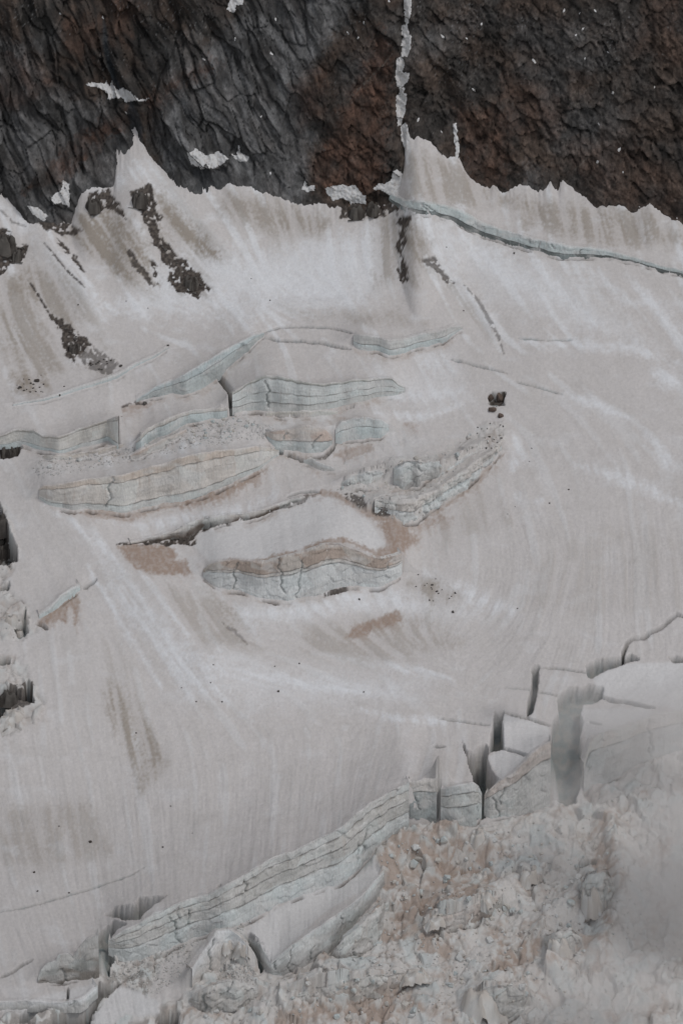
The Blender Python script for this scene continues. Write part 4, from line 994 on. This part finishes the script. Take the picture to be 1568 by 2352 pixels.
for pts, lb in [
 ([(197, 193), (215, 189), (240, 192), (245, 187), (252, 199), (258, 187), (266, 203), (272, 208), (285, 201), (300, 211), (310, 221), (322, 229), (343, 225), (330, 233), (305, 231), (290, 236), (280, 224), (265, 226), (250, 229), (248, 216), (235, 205), (222, 200), (205, 199)], 'ragged white snow ledge below the dark chimney on the upper left rock'),
 ([(430, 352), (452, 340), (475, 358), (503, 347), (525, 365), (515, 373), (495, 386), (460, 387), (440, 376)], 'boat shaped snow patch resting above the dark overhang'),
 ([(530, 354), (544, 356), (547, 330), (553, 351), (575, 361), (565, 372), (547, 370)], 'small pointed snow patch just right of the boat shaped one'),
 ([(520, 20), (532, -6), (564, -6), (558, 9), (543, 12), (538, 31), (530, 28)], 'hooked snow patch at the top edge of the rock left of the gully'),
 ([(784, 424), (800, 428), (815, 424), (826, 440), (839, 450), (839, 469), (820, 466), (808, 471), (800, 461), (786, 455), (765, 462), (752, 444), (745, 432), (765, 428)], 'wide dusty snow patch over the black rocks left of the gully foot'),
 ([(856, 434), (870, 420), (884, 424), (898, 412), (902, 394), (913, 390), (928, 400), (928, 452), (910, 458), (890, 446), (875, 438)], 'snow ledge at the left foot of the snow gully'),
 ([(118, 452), (142, 435), (145, 413), (160, 424), (160, 476), (140, 466), (122, 469)], 'upright greyish snow patch on the lower left rock'),
 ([(64, 472), (90, 478), (112, 497), (100, 507), (75, 492)], 'slanting snow patch near the foot of the rock at far left'),
 ([(693, 434), (700, 415), (706, 430), (722, 425), (722, 438), (705, 440)], 'tiny snow patch beside the rusty rock corner'),
 ([(1041, 285), (1048, 283), (1051, 320), (1055, 345), (1050, 372), (1044, 372), (1046, 340), (1042, 320)], 'thin vertical snow finger right of the gully on rusty rock')]:
    snow_patch(pts, lb)
for pts, lb in [
 ([(927, -8), (945, -8), (943, 25), (932, 55), (928, 40)], 'uppermost snow strip of the narrow gully touching the top edge'),
 ([(923, 62), (935, 61), (938, 77), (930, 84), (923, 79)], 'small square snow scrap just under the top strip of the gully'),
 ([(924, 92), (932, 84), (943, 86), (942, 108), (934, 123), (921, 125)], 'wedge of snow in the gully below its two top pieces'),
 ([(911, 145), (922, 138), (928, 150), (925, 165), (939, 168), (937, 180), (925, 191), (912, 190), (908, 172)], 'frayed snow piece halfway down the gully'),
 ([(917, 203), (929, 203), (926, 217), (917, 217)], 'tiny snow crumb in the gully between frayed and long pieces'),
 ([(911, 228), (920, 222), (933, 223), (930, 250), (921, 277), (914, 277), (910, 245)], 'long snow piece in the lower middle of the gully'),
 ([(921, 300), (932, 294), (942, 325), (950, 350), (944, 378), (934, 350), (922, 325)], 'lowest snow tongue of the gully joining the snow apron')]:
    ya = sum(q[1] for q in pts) / len(pts)
    pts = [(q[0] + (.8 if q[0] > 927 else -.8), ya + (q[1] - ya) * 1.35) for q in pts]
    snow_patch(pts, lb, .35, 2.2, 'gully snow', 'snow pieces in the narrow gully', tint=(.62, .61, .60))
random.seed(5)
for (a, b, r) in [(139, 31, 3), (237, 40, 4), (468, 136, 4), (600, 267, 4), (624, 124, 5), (540, 90, 4), (633, 44, 4), (799, 76, 4), (822, 86, 3), (1016, 84, 5), (1105, 55, 4), (1226, 140, 6), (1294, 24, 5), (1366, 24, 5), (1322, 80, 4), (1338, 66, 4),
                 (1087, 206, 5), (1406, 213, 4), (1421, 344, 6), (1371, 372, 5), (1374, 285, 3), (1395, 120, 3), (621, 398, 4), (290, 259, 3), (893, 2, 4), (835, 52, 3), (1342, 135, 3), (1013, 302, 3), (960, 275, 5), (1430, 396, 3), (1330, 30, 3), (1071, 88, 3), (1502, 200, 3)]:
    n = 7; r *= .62
    sl = random.uniform(-.8, 1.1)
    pts = [(a + r * random.uniform(.4, 1.1) * math.cos(i * 2 * math.pi / n) * .8 + sl * r * math.sin(i * 2 * math.pi / n), b + r * random.uniform(.6, 1.7) * math.sin(i * 2 * math.pi / n)) for i in range(n)]
    snow_patch(pts, 'tiny bright snow fleck caught on the dark rock face', .35, .8, 'snow fleck', 'tiny snow flecks scattered over the rock face')

# ------------------------------------------------------------------ blocks and stones
def block_mesh(name, seed, n=26, cuts=1,  mat=None, c0=(.5, .5, .5), c1=(.4, .4, .4), boxy=.5):
    rnd = random.Random(seed)
    bm = bmesh.new()
    for i in range(n):
        v = Vector((rnd.gauss(0, 1), rnd.gauss(0, 1), rnd.gauss(0, 1))).normalized()
        m_ = max(abs(v.x), abs(v.y), abs(v.z))
        v = v * ((1 - boxy) + boxy / m_) * rnd.uniform(.82, 1.05)
        bm.verts.new(v)
    r = bmesh.ops.convex_hull(bm, input=bm.verts)
    bmesh.ops.delete(bm, geom=[e for e in r['geom_interior'] if isinstance(e, bmesh.types.BMVert)], context='VERTS')
    bmesh.ops.dissolve_limit(bm, angle_limit=R(14), verts=bm.verts, edges=bm.edges)
    if cuts:
        bmesh.ops.bevel(bm, geom=list(bm.edges), offset=.11, segments=1, affect='EDGES', clamp_overlap=True)
    bmesh.ops.triangulate(bm, faces=bm.faces)
    for v in bm.verts:
        v.co *= 1 + .05 * math.sin(v.co.x * 9 + seed) * math.cos(v.co.y * 8 + v.co.z * 7)
    me = bpy.data.meshes.new(name)
    bm.to_mesh(me); bm.free()
    a = me.color_attributes.new('tint', 'FLOAT_COLOR', 'POINT')
    for i, v in enumerate(me.vertices):
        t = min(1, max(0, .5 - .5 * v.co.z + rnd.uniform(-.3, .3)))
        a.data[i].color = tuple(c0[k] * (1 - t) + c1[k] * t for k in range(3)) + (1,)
    me.materials.append(mat)
    return me
ICE_M = [block_mesh('ice_block', 10 + i, 22, 1, M_ICE, ((.60, .60, .585), (.56, .54, .50), (.50, .55, .55))[i % 3], ((.42, .35, .30), (.44, .44, .43), (.46, .42, .38))[(i // 2) % 3], .65) for i in range(12)]
RUB_M = [block_mesh('ice_piece', 30 + i, 12, 0, M_ICE, (.58, .57, .55), ((.50, .46, .42), (.52, .53, .52))[i % 2], .6) for i in range(6)]
ROCK_M = [block_mesh('rock', 50 + i, 16, 1, M_STONE, ((.10, .09, .085), (.13, .12, .11), (.08, .065, .055))[i % 3], (.05, .045, .04), .45) for i in range(8)]
def crag(seed, ice=False):
    g_ = np.linspace(-1, 1, 21)
    u_, v_ = np.meshgrid(g_, g_)
    rr = np.hypot(u_, v_)
    c_, e_ = cells(u_ * 2.2 + seed * 3, v_ * 2.2 + seed, seed)
    z_ = (1 - rr ** 2) * .9 + 1.0 * (c_ - .5) + .25 * ridged(u_ * 2 + seed, v_ * 2, 2, seed)
    z_ = np.where(rr > .9, -.9, z_)
    C_ = mix(np.broadcast_to(np.array((.05, .043, .038)), u_.shape + (3,)), (.11, .10, .09), sstep(.2, .8, c_))
    if ice:
        C_ = mix(np.broadcast_to(np.array((.60, .585, .56)), u_.shape + (3,)), (.50, .46, .42), sstep(.2, .8, c_)); z_ = ((1 - np.clip(rr, 0, 1) ** 2) * .7 + 1.2 * (c_ - .5) + .3 * ridged(u_ * 2 + seed, v_ * 2, 2, seed)) * .7 - 1.6 * sstep(.55, 1.15, rr)
    return mesh_from('ice_block' if ice else 'rock_outcrop', np.stack([u_, v_, z_], -1).reshape(-1, 3), grid_quads(21, 21), C_.reshape(-1, 3), M_ICE if ice else M_STONE, ice)
CRAG_M = [crag(i + 1) for i in range(4)]
ICRAG_M = [crag(i + 1, True) for i in range(7)]
BOULD_M = [block_mesh('boulder', 80 + i, 18, 1, M_STONE, (.15, .11, .09), (.06, .05, .044), .6) for i in range(3)]

def put(me, name, X_, Y_, size, sx=1, sy=1, sz=1, rz=0, tilt=0, sink=.3, P=None):
    if P is None:
        P = hit([X_], [Y_])[0]
    o = link(bpy.data.objects.new(name, me))
    r = size * .2175 / 2
    o.scale = (r * sx, r * sy, r * sz)
    o.rotation_euler = (tilt, tilt * .6, rz)
    o.location = (P[0], P[1], P[2] + r * sz * (1 - 2 * sink) * .5)
    return o
rnd = random.Random(3)
for (a, b, s_, sx, sy, sz, rz, lb) in [
 (1105, 2012, 34, 1.1, .9, .8, .4, 'pale rounded ice block on the brown rubble hump'), (1214, 2004, 44, 1.2, .8, .8, .5, 'smooth pale ice block at the upper right of the rubble hump'), (1004, 2109, 44, 1.3, .7, .5, .5, 'flat tilted ice slab on the lower slope of the rubble hump'),
 (1114, 2058, 36, 1.1, .9, .8, 1, 'squat ice block under the brown centre of the rubble hump'), (1219, 2036, 32, 1.2, .9, .8, 0, 'grey ice block just below the smooth pale block'), (1360, 2052, 64, .9, .9, 1.1, .3, 'large grey ice tower below the small dark cave'),
 (1280, 2164, 56, 1, .9, 1, .8, 'broad grey ice block in the lower right rubble'), (1104, 2290, 84, 1.1, .8, .7, .2, 'big grey ice slab near the bottom edge of the rubble'), (1098, 1918, 46, 1, .9, .9, .6, 'angular white ice block at the foot of the deep cleft'),
 (1340, 1930, 40, 1.2, .9, .7, .2, 'small pale ice block at the head of the right rubble ridge'), (520, 2165, 30, 1.1, .8, .8, .9, 'dirty ice lump between the two leaning snow slabs'), (556, 2170, 34, 1, .9, .9, .1, 'cracked white ice lump touching the left tip of the snow slab'),
 (950, 2235, 46, 1.3, .9, .5, .2, 'low buried ice slab near the bottom centre'), (25, 1420, 40, 1.1, .9, .8, .3, 'white ice block at the left edge below the dark hole'), (45, 1452, 26, 1, 1, .8, .3, 'small leaning ice block at the left edge'),
 (30, 1640, 52, 1.2, .8, .6, .4, 'tan topped ice block beside the lower dark hole on the left edge'), (160, 1118 + 830, 0, 1, 1, 1, 0, '')]:
    if s_ == 0:
        continue
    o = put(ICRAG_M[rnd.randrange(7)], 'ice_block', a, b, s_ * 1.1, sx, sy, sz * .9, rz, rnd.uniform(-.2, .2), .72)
    meta(o, lb, 'ice block', 'large ice blocks of the icefall')
for (a, b, s_, lb) in [(12, 560, 52, 'rugged dark rock outcrop at the left edge under the small snow cone'), (40, 585, 34, 'smaller dark rock just right of the left edge outcrop'), (8, 1200, 58, 'dark rock standing in the upper hole on the left edge'), (16, 1262, 46, 'dark rock at the bottom of the upper hole on the left edge'),
                       (18, 1600, 44, 'dark rock inside the lower hole on the left edge'), (20, 1036, 34, 'black rock under the rippled ice band at the left edge'), (820, 486, 40, 'black rock under the wide dusty snow patch'), (858, 480, 34, 'black rock at the left foot of the gully beneath the ice lip'), (215, 470, 40, 'brown black rock rib left of the big mud streak'), (322, 455, 44, 'black rock head at the top of the big mud streak'), (172, 800, 30, 'dark rock at the lower end of the left muddy streak'), (440, 648, 36, 'dark rock at the foot of the big mud streak')]:
    o = put(CRAG_M[rnd.randrange(4)], 'rock_outcrop', a, b, s_, 1.2, 1, .75, rnd.uniform(0, 3), 0, .62)
    meta(o, lb, 'rock', 'dark rocks sticking out of the snow')
# brown boulder nest right of the icefall
for (a, b, s_, sx, sy, sz, rz, lb) in [(1148, 918, 24, .8, 1, 1.3, .2, 'large brown boulder standing in the melt hollow on the right snowfield'), (1126, 914, 22, .8, .9, .9, .8, 'dark boulder leaning in the left half of the melt hollow'),
 (1132, 943, 22, 1.2, .8, .7, .1, 'flat brown boulder directly below the melt hollow'), (1150, 956, 17, 1, .9, .8, .5, 'rounded brown boulder lowest in the boulder group')]:
    o = put(BOULD_M[rnd.randrange(3)], 'boulder', a, b, s_, sx, sy, sz, rz, 0, .4)
    meta(o, lb, 'boulder', 'brown boulders beside the icefall')
for (a, b, s_, lb) in [(208, 1934, 8, 'largest lone black stone on the lower left snowfield'), (79, 2004, 6, 'lone dark stone near the left edge of the lower snowfield'), (825, 1377, 6, 'small dark stone just under the bluish ice cliff'), (1039, 1406, 8, 'grey stone on the snow right of the brown slab patch'),
 (1305, 1125, 5, 'lone black stone on the right snowfield'), (1180, 582, 6, 'small black stone below the bergschrund'), (639, 1588, 6, 'dark stone on the white snow band in the middle'), (333, 928, 12, 'dark stone in the dirty notch of the upper icefall'),
 (85, 875, 13, 'black stone in the middle of the upper left stone scatter'), (47, 890, 9, 'black stone on the left of the upper left stone scatter'), (386, 794, 6, 'tiny stone at the upper end of the thin blue crevasse lip'), (278, 841, 9, 'black stone at the end of the muddy streak'), (137, 908, 8, 'grey stone on the thin blue crevasse lip')]:
    o = put(ROCK_M[rnd.randrange(8)], 'rock', a, b, s_, 1.1, 1, .8, rnd.uniform(0, 3), 0, .25)
    meta(o, lb, 'stone', 'lone stones on the snow')
def hits_many(pts):
    a = np.array(pts, float)
    return hit(a[:, 0], a[:, 1])
dots = [(392, 1852), (442, 1914), (374, 1946), (136, 1898), (87, 2047), (159, 2051), (490, 1527), (484, 1568), (451, 1612), (417, 1580), (687, 1524), (631, 1531), (1261, 1156), (1182, 1164), (1165, 1181), (1025, 568), (1064, 714), (148, 888), (55, 871), (40, 885), (62, 895), (95, 862), (340, 708), (290, 692), (1188, 1398), (313, 1684), (1220, 1030), (1215, 1060), (510, 1612), (180, 700), (577, 640), (620, 690), (835, 1590), (960, 1320), (975, 1345), (990, 1350), (1000, 1330)]
for (a, b), P in zip(dots, hits_many(dots)):
    o = put(ROCK_M[rnd.randrange(8)], 'rock', a, b, rnd.uniform(2.6, 4.6), 1.1, 1, .8, rnd.uniform(0, 3), 0, .2, P)
    meta(o, 'tiny dark stone lying alone on the dusty snow', 'stone', 'tiny stones on the snow')
# rocks poking out of the muddy streaks
def scatter(poly, n, seed):
    r = np.random.RandomState(seed)
    a = np.array(poly, float); out = []
    lo, hi = a.min(0), a.max(0)
    while len(out) < n:
        c = lo + r.rand(400, 2) * (hi - lo)
        c = c[poly_sd(c[:, 0], c[:, 1], poly) < -3]
        out += list(map(tuple, c))
    return out[:n]
pp = scatter(MUDS[0][0], 14, 1) + scatter(MUDS[4][0], 6, 2) + scatter(MUDS[6][0], 5, 3) + scatter([(0, 522), (25, 532), (40, 558), (60, 568), (50, 590), (0, 640)], 16, 4)
for (a, b), P in zip(pp, hits_many(pp)):
    o = put(ROCK_M[rnd.randrange(8)], 'rock', a, b, rnd.uniform(5, 11), 1.1, 1, .7, rnd.uniform(0, 3), 0, .5, P)
    reg = 'the big mud streak' if a > 280 else 'the dark patch at the left edge' if a < 70 else 'the left muddy streak'
    if a > 800: reg = 'the mud streak under the gully'
    meta(o, 'angular dark rock poking out of ' + reg, 'rock', 'rocks in the muddy streaks')
pp = scatter([(35, 865), (100, 860), (115, 900), (60, 915), (38, 895)], 14, 6) + scatter([(190, 815), (245, 812), (275, 842), (230, 862), (195, 838)], 14, 7) + scatter([(940, 1335), (1010, 1325), (1060, 1370), (990, 1395)], 12, 8) + scatter([(1085, 965), (1160, 960), (1165, 1010), (1110, 1060)], 14, 9) + scatter([(390, 1222), (450, 1200), (445, 1248), (395, 1250)], 14, 10)
for (a, b), P in zip(pp, hits_many(pp)):
    o = put(ROCK_M[rnd.randrange(8)], 'rock', a, b, rnd.uniform(3, 6.5), 1.2, 1, .7, rnd.uniform(0, 3), 0, .3, P)
    reg = 'at the far left of the slope' if a < 130 else 'at the end of the left muddy streak' if a < 300 else 'by the central mud step' if a < 500 else 'right of the bluish ice cliff' if b > 1300 else 'below the brown boulders'
    meta(o, 'small dark stone in the scatter ' + reg, 'stone', 'small stones in loose scatters')
# countable ice blocks of the lower rubble, then the fine rubble as one mass
pp = scatter([(870, 1945), (1000, 1910), (1110, 1915), (1300, 1880), (1400, 1930), (1400, 2080), (1300, 2300), (1100, 2345), (420, 2345), (600, 2260), (700, 2235), (800, 2150), (880, 2050)], 190, 11)
for (a, b), P in zip(pp, hits_many(pp)):
    s_ = rnd.choice((7, 8, 9, 10, 12, 14, 18)) * rnd.uniform(.85, 1.15)
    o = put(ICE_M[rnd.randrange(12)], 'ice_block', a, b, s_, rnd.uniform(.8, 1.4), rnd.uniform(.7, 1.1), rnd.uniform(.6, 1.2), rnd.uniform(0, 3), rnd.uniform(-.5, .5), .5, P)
    reg = 'on the brown rubble hump' if 860 < a < 1160 and b < 2110 else 'near the bottom edge of the rubble' if b > 2230 else 'under the right rubble ridge' if a > 1250 else 'on the middle slope of the rubble' if a > 950 else 'below the white snow slab'
    meta(o, ('small' if s_ < 11 else 'middling') + ' angular ' + 'pale' + ' ice block ' + reg, 'ice block', 'ice blocks in the lower rubble')
pp = scatter(Z_MID, 34, 12) + scatter([(395, 985), (540, 950), (600, 975), (560, 1010), (440, 1025)], 36, 13) + scatter([(100, 1055), (280, 1035), (300, 1055), (120, 1090)], 14, 15)
for (a, b), P in zip(pp, hits_many(pp)):
    s_ = rnd.choice((5, 6, 7, 8, 10, 13)) * rnd.uniform(.85, 1.15)
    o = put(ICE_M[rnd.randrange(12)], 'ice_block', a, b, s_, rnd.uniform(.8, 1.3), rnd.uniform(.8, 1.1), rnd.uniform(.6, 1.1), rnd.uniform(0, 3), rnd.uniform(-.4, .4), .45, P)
    reg = 'in the central ice jumble' if a > 700 else 'under the blue ice chute' if a > 380 else 'below the rippled ice band'
    meta(o, ('small' if s_ < 9 else 'larger') + ' broken ice block ' + reg, 'ice block', 'ice blocks between the upper ice steps')

def rubble(name, label, pts_px, smin, smax, meshes, seed):
    P = hits_many(pts_px)
    r = np.random.RandomState(seed)
    tabs = []
    for me in meshes:
        v = np.array([x.co[:] for x in me.vertices]); f = np.array([x.vertices[:] for x in me.polygons])
        c = np.array([d_.color[:3] for d_ in me.color_attributes['tint'].data])
        tabs.append((v, f, c))
    VV, FF, CC, off = [], [], [], 0
    for p in P:
        v, f, c = tabs[r.randint(len(tabs))]
        q = Euler(tuple(r.rand(3) * 6.28)).to_matrix()
        s_ = (smin + (smax - smin) * r.rand() ** 2.2) * .2175 / 2
        vv = (v * (s_ * r.uniform(.7, 1.3, 3))) @ np.array(q).T + p + (0, 0, s_ * .1)
        VV.append(vv); FF.append(f + off); CC.append(c * r.uniform(.8, 1.08)); off += len(v)
    o = link(bpy.data.objects.new(name, mesh_from(name, np.concatenate(VV), np.concatenate(FF), np.concatenate(CC), M_ICE)))
    meta(o, label, None, None, 'stuff')
pp = scatter([(870, 1945), (1000, 1908), (1110, 1908), (1320, 1850), (1560, 1760), (1568, 2400), (300, 2400), (600, 2260), (700, 2235), (800, 2150), (880, 2050)], 1500, 21)
rubble('ice_rubble', 'fine brownish ice rubble covering the lower right of the glacier', pp, 1.8, 6.5, RUB_M, 1)
pp = scatter([(225, 2250), (300, 2200), (470, 2150), (420, 2240), (360, 2290), (280, 2270)], 700, 22) + scatter(Z_MID, 260, 23) + scatter(Z_UP, 900, 24) + scatter(Z_LEFT, 200, 25) + scatter([(600, 2085), (500, 2140), (545, 2180), (600, 2240), (560, 2300), (450, 2300)], 900, 26)
rubble('crushed_ice', 'crushed ice debris filling the gaps between the ice steps', pp, 1.5, 5, RUB_M, 2)

# ------------------------------------------------------------------ mist
def mist(name, label, X_, Y_, up, size, dens, col_, scale=.02, thr=.5, seed=0., rot=0):
    c = hit([X_], [Y_])[0] + np.array([0, -up * .45, up])
    bm = bmesh.new()
    bmesh.ops.create_icosphere(bm, subdivisions=4, radius=1)
    for v in bm.verts:
        v.co *= 1
    me = bpy.data.meshes.new(name); bm.to_mesh(me); bm.free()
    o = link(bpy.data.objects.new(name, me))
    o.location = c; o.scale = size; o.rotation_euler = (0, 0, rot)
    m = bpy.data.materials.new('mist'); m.use_nodes = True
    t = m.node_tree
    for n in list(t.nodes):
        t.nodes.remove(n)
    out = t.nodes.new('ShaderNodeOutputMaterial')
    pv = t.nodes.new('ShaderNodeVolumePrincipled')
    pv.inputs['Color'].default_value = col_ + (1,)
    pv.inputs['Anisotropy'].default_value = .1
    tc = t.nodes.new('ShaderNodeTexCoord')
    ge = t.nodes.new('ShaderNodeNewGeometry')
    nz = t.nodes.new('ShaderNodeTexNoise'); nz.inputs['Scale'].default_value = scale; nz.inputs['Detail'].default_value = 6; nz.inputs['Roughness'].default_value = .62; nz.inputs['Distortion'].default_value = .6
    ad = t.nodes.new('ShaderNodeVectorMath'); ad.operation = 'ADD'; ad.inputs[1].default_value = (seed * 100, seed * 31, 0)
    t.links.new(ge.outputs['Position'], ad.inputs[0]); t.links.new(ad.outputs[0], nz.inputs['Vector'])
    ln = t.nodes.new('ShaderNodeVectorMath'); ln.operation = 'LENGTH'
    t.links.new(tc.outputs['Object'], ln.inputs[0])
    # density = dens * smooth(1 - r + noise)
    f1 = t.nodes.new('ShaderNodeMath'); f1.operation = 'MULTIPLY_ADD'; f1.inputs[1].default_value = 2.0; 
    t.links.new(nz.outputs['Fac'], f1.inputs[0])
    f0 = t.nodes.new('ShaderNodeMath'); f0.operation = 'SUBTRACT'; f0.inputs[0].default_value = 0.0
    t.links.new(ln.outputs['Value'], f0.inputs[1]); t.links.new(f0.outputs[0], f1.inputs[2])
    mr = t.nodes.new('ShaderNodeMapRange'); mr.interpolation_type = 'SMOOTHSTEP'
    mr.inputs[1].default_value = thr - .35; mr.inputs[2].default_value = thr + .35; mr.inputs[3].default_value = 0; mr.inputs[4].default_value = dens
    t.links.new(f1.outputs[0], mr.inputs[0])
    # never cut off hard at the hull
    mr2 = t.nodes.new('ShaderNodeMapRange'); mr2.interpolation_type = 'SMOOTHSTEP'
    mr2.inputs[1].default_value = .97; mr2.inputs[2].default_value = .35; mr2.inputs[3].default_value = 0; mr2.inputs[4].default_value = 1
    t.links.new(ln.outputs['Value'], mr2.inputs[0])
    mm = t.nodes.new('ShaderNodeMath'); mm.operation = 'MULTIPLY'
    t.links.new(mr.outputs[0], mm.inputs[0]); t.links.new(mr2.outputs[0], mm.inputs[1])
    t.links.new(mm.outputs[0], pv.inputs['Density'])
    t.links.new(pv.outputs[0], out.inputs['Volume'])
    me.materials.append(m)
    meta(o, label, None, None, 'stuff')
MC = (.95, .925, .91)
mist('mist_bank', 'dense grey mist bank drifting over the lower right rubble', 1640, 2090, 30, (74, 40, 122), .032, MC, .024, .34, 0.)
mist('mist', 'mist spreading over the hazy ice cliff at the right edge', 1500, 1760, 24, (56, 22, 42), .034, MC, .036, .42, 4.)
mist('mist', 'thin mist veil over the deep chasm in the lower right', 1320, 1720, 18, (34, 16, 38), .016, MC, .035, .45, 1.)
mist('mist', 'faint mist wisp between the two narrow dark crevasses', 1190, 1630, 14, (22, 12, 18), .04, MC, .05, .45, 2.)
mist('mist', 'soft mist at the bottom right corner', 1400, 2340, 20, (62, 26, 40), .026, MC, .035, .42, 3.)
mist('mist', 'thin ragged mist veil over the right half of the rubble', 1330, 1960, 26, (60, 20, 84), .022, MC, .045, .62, 6.)
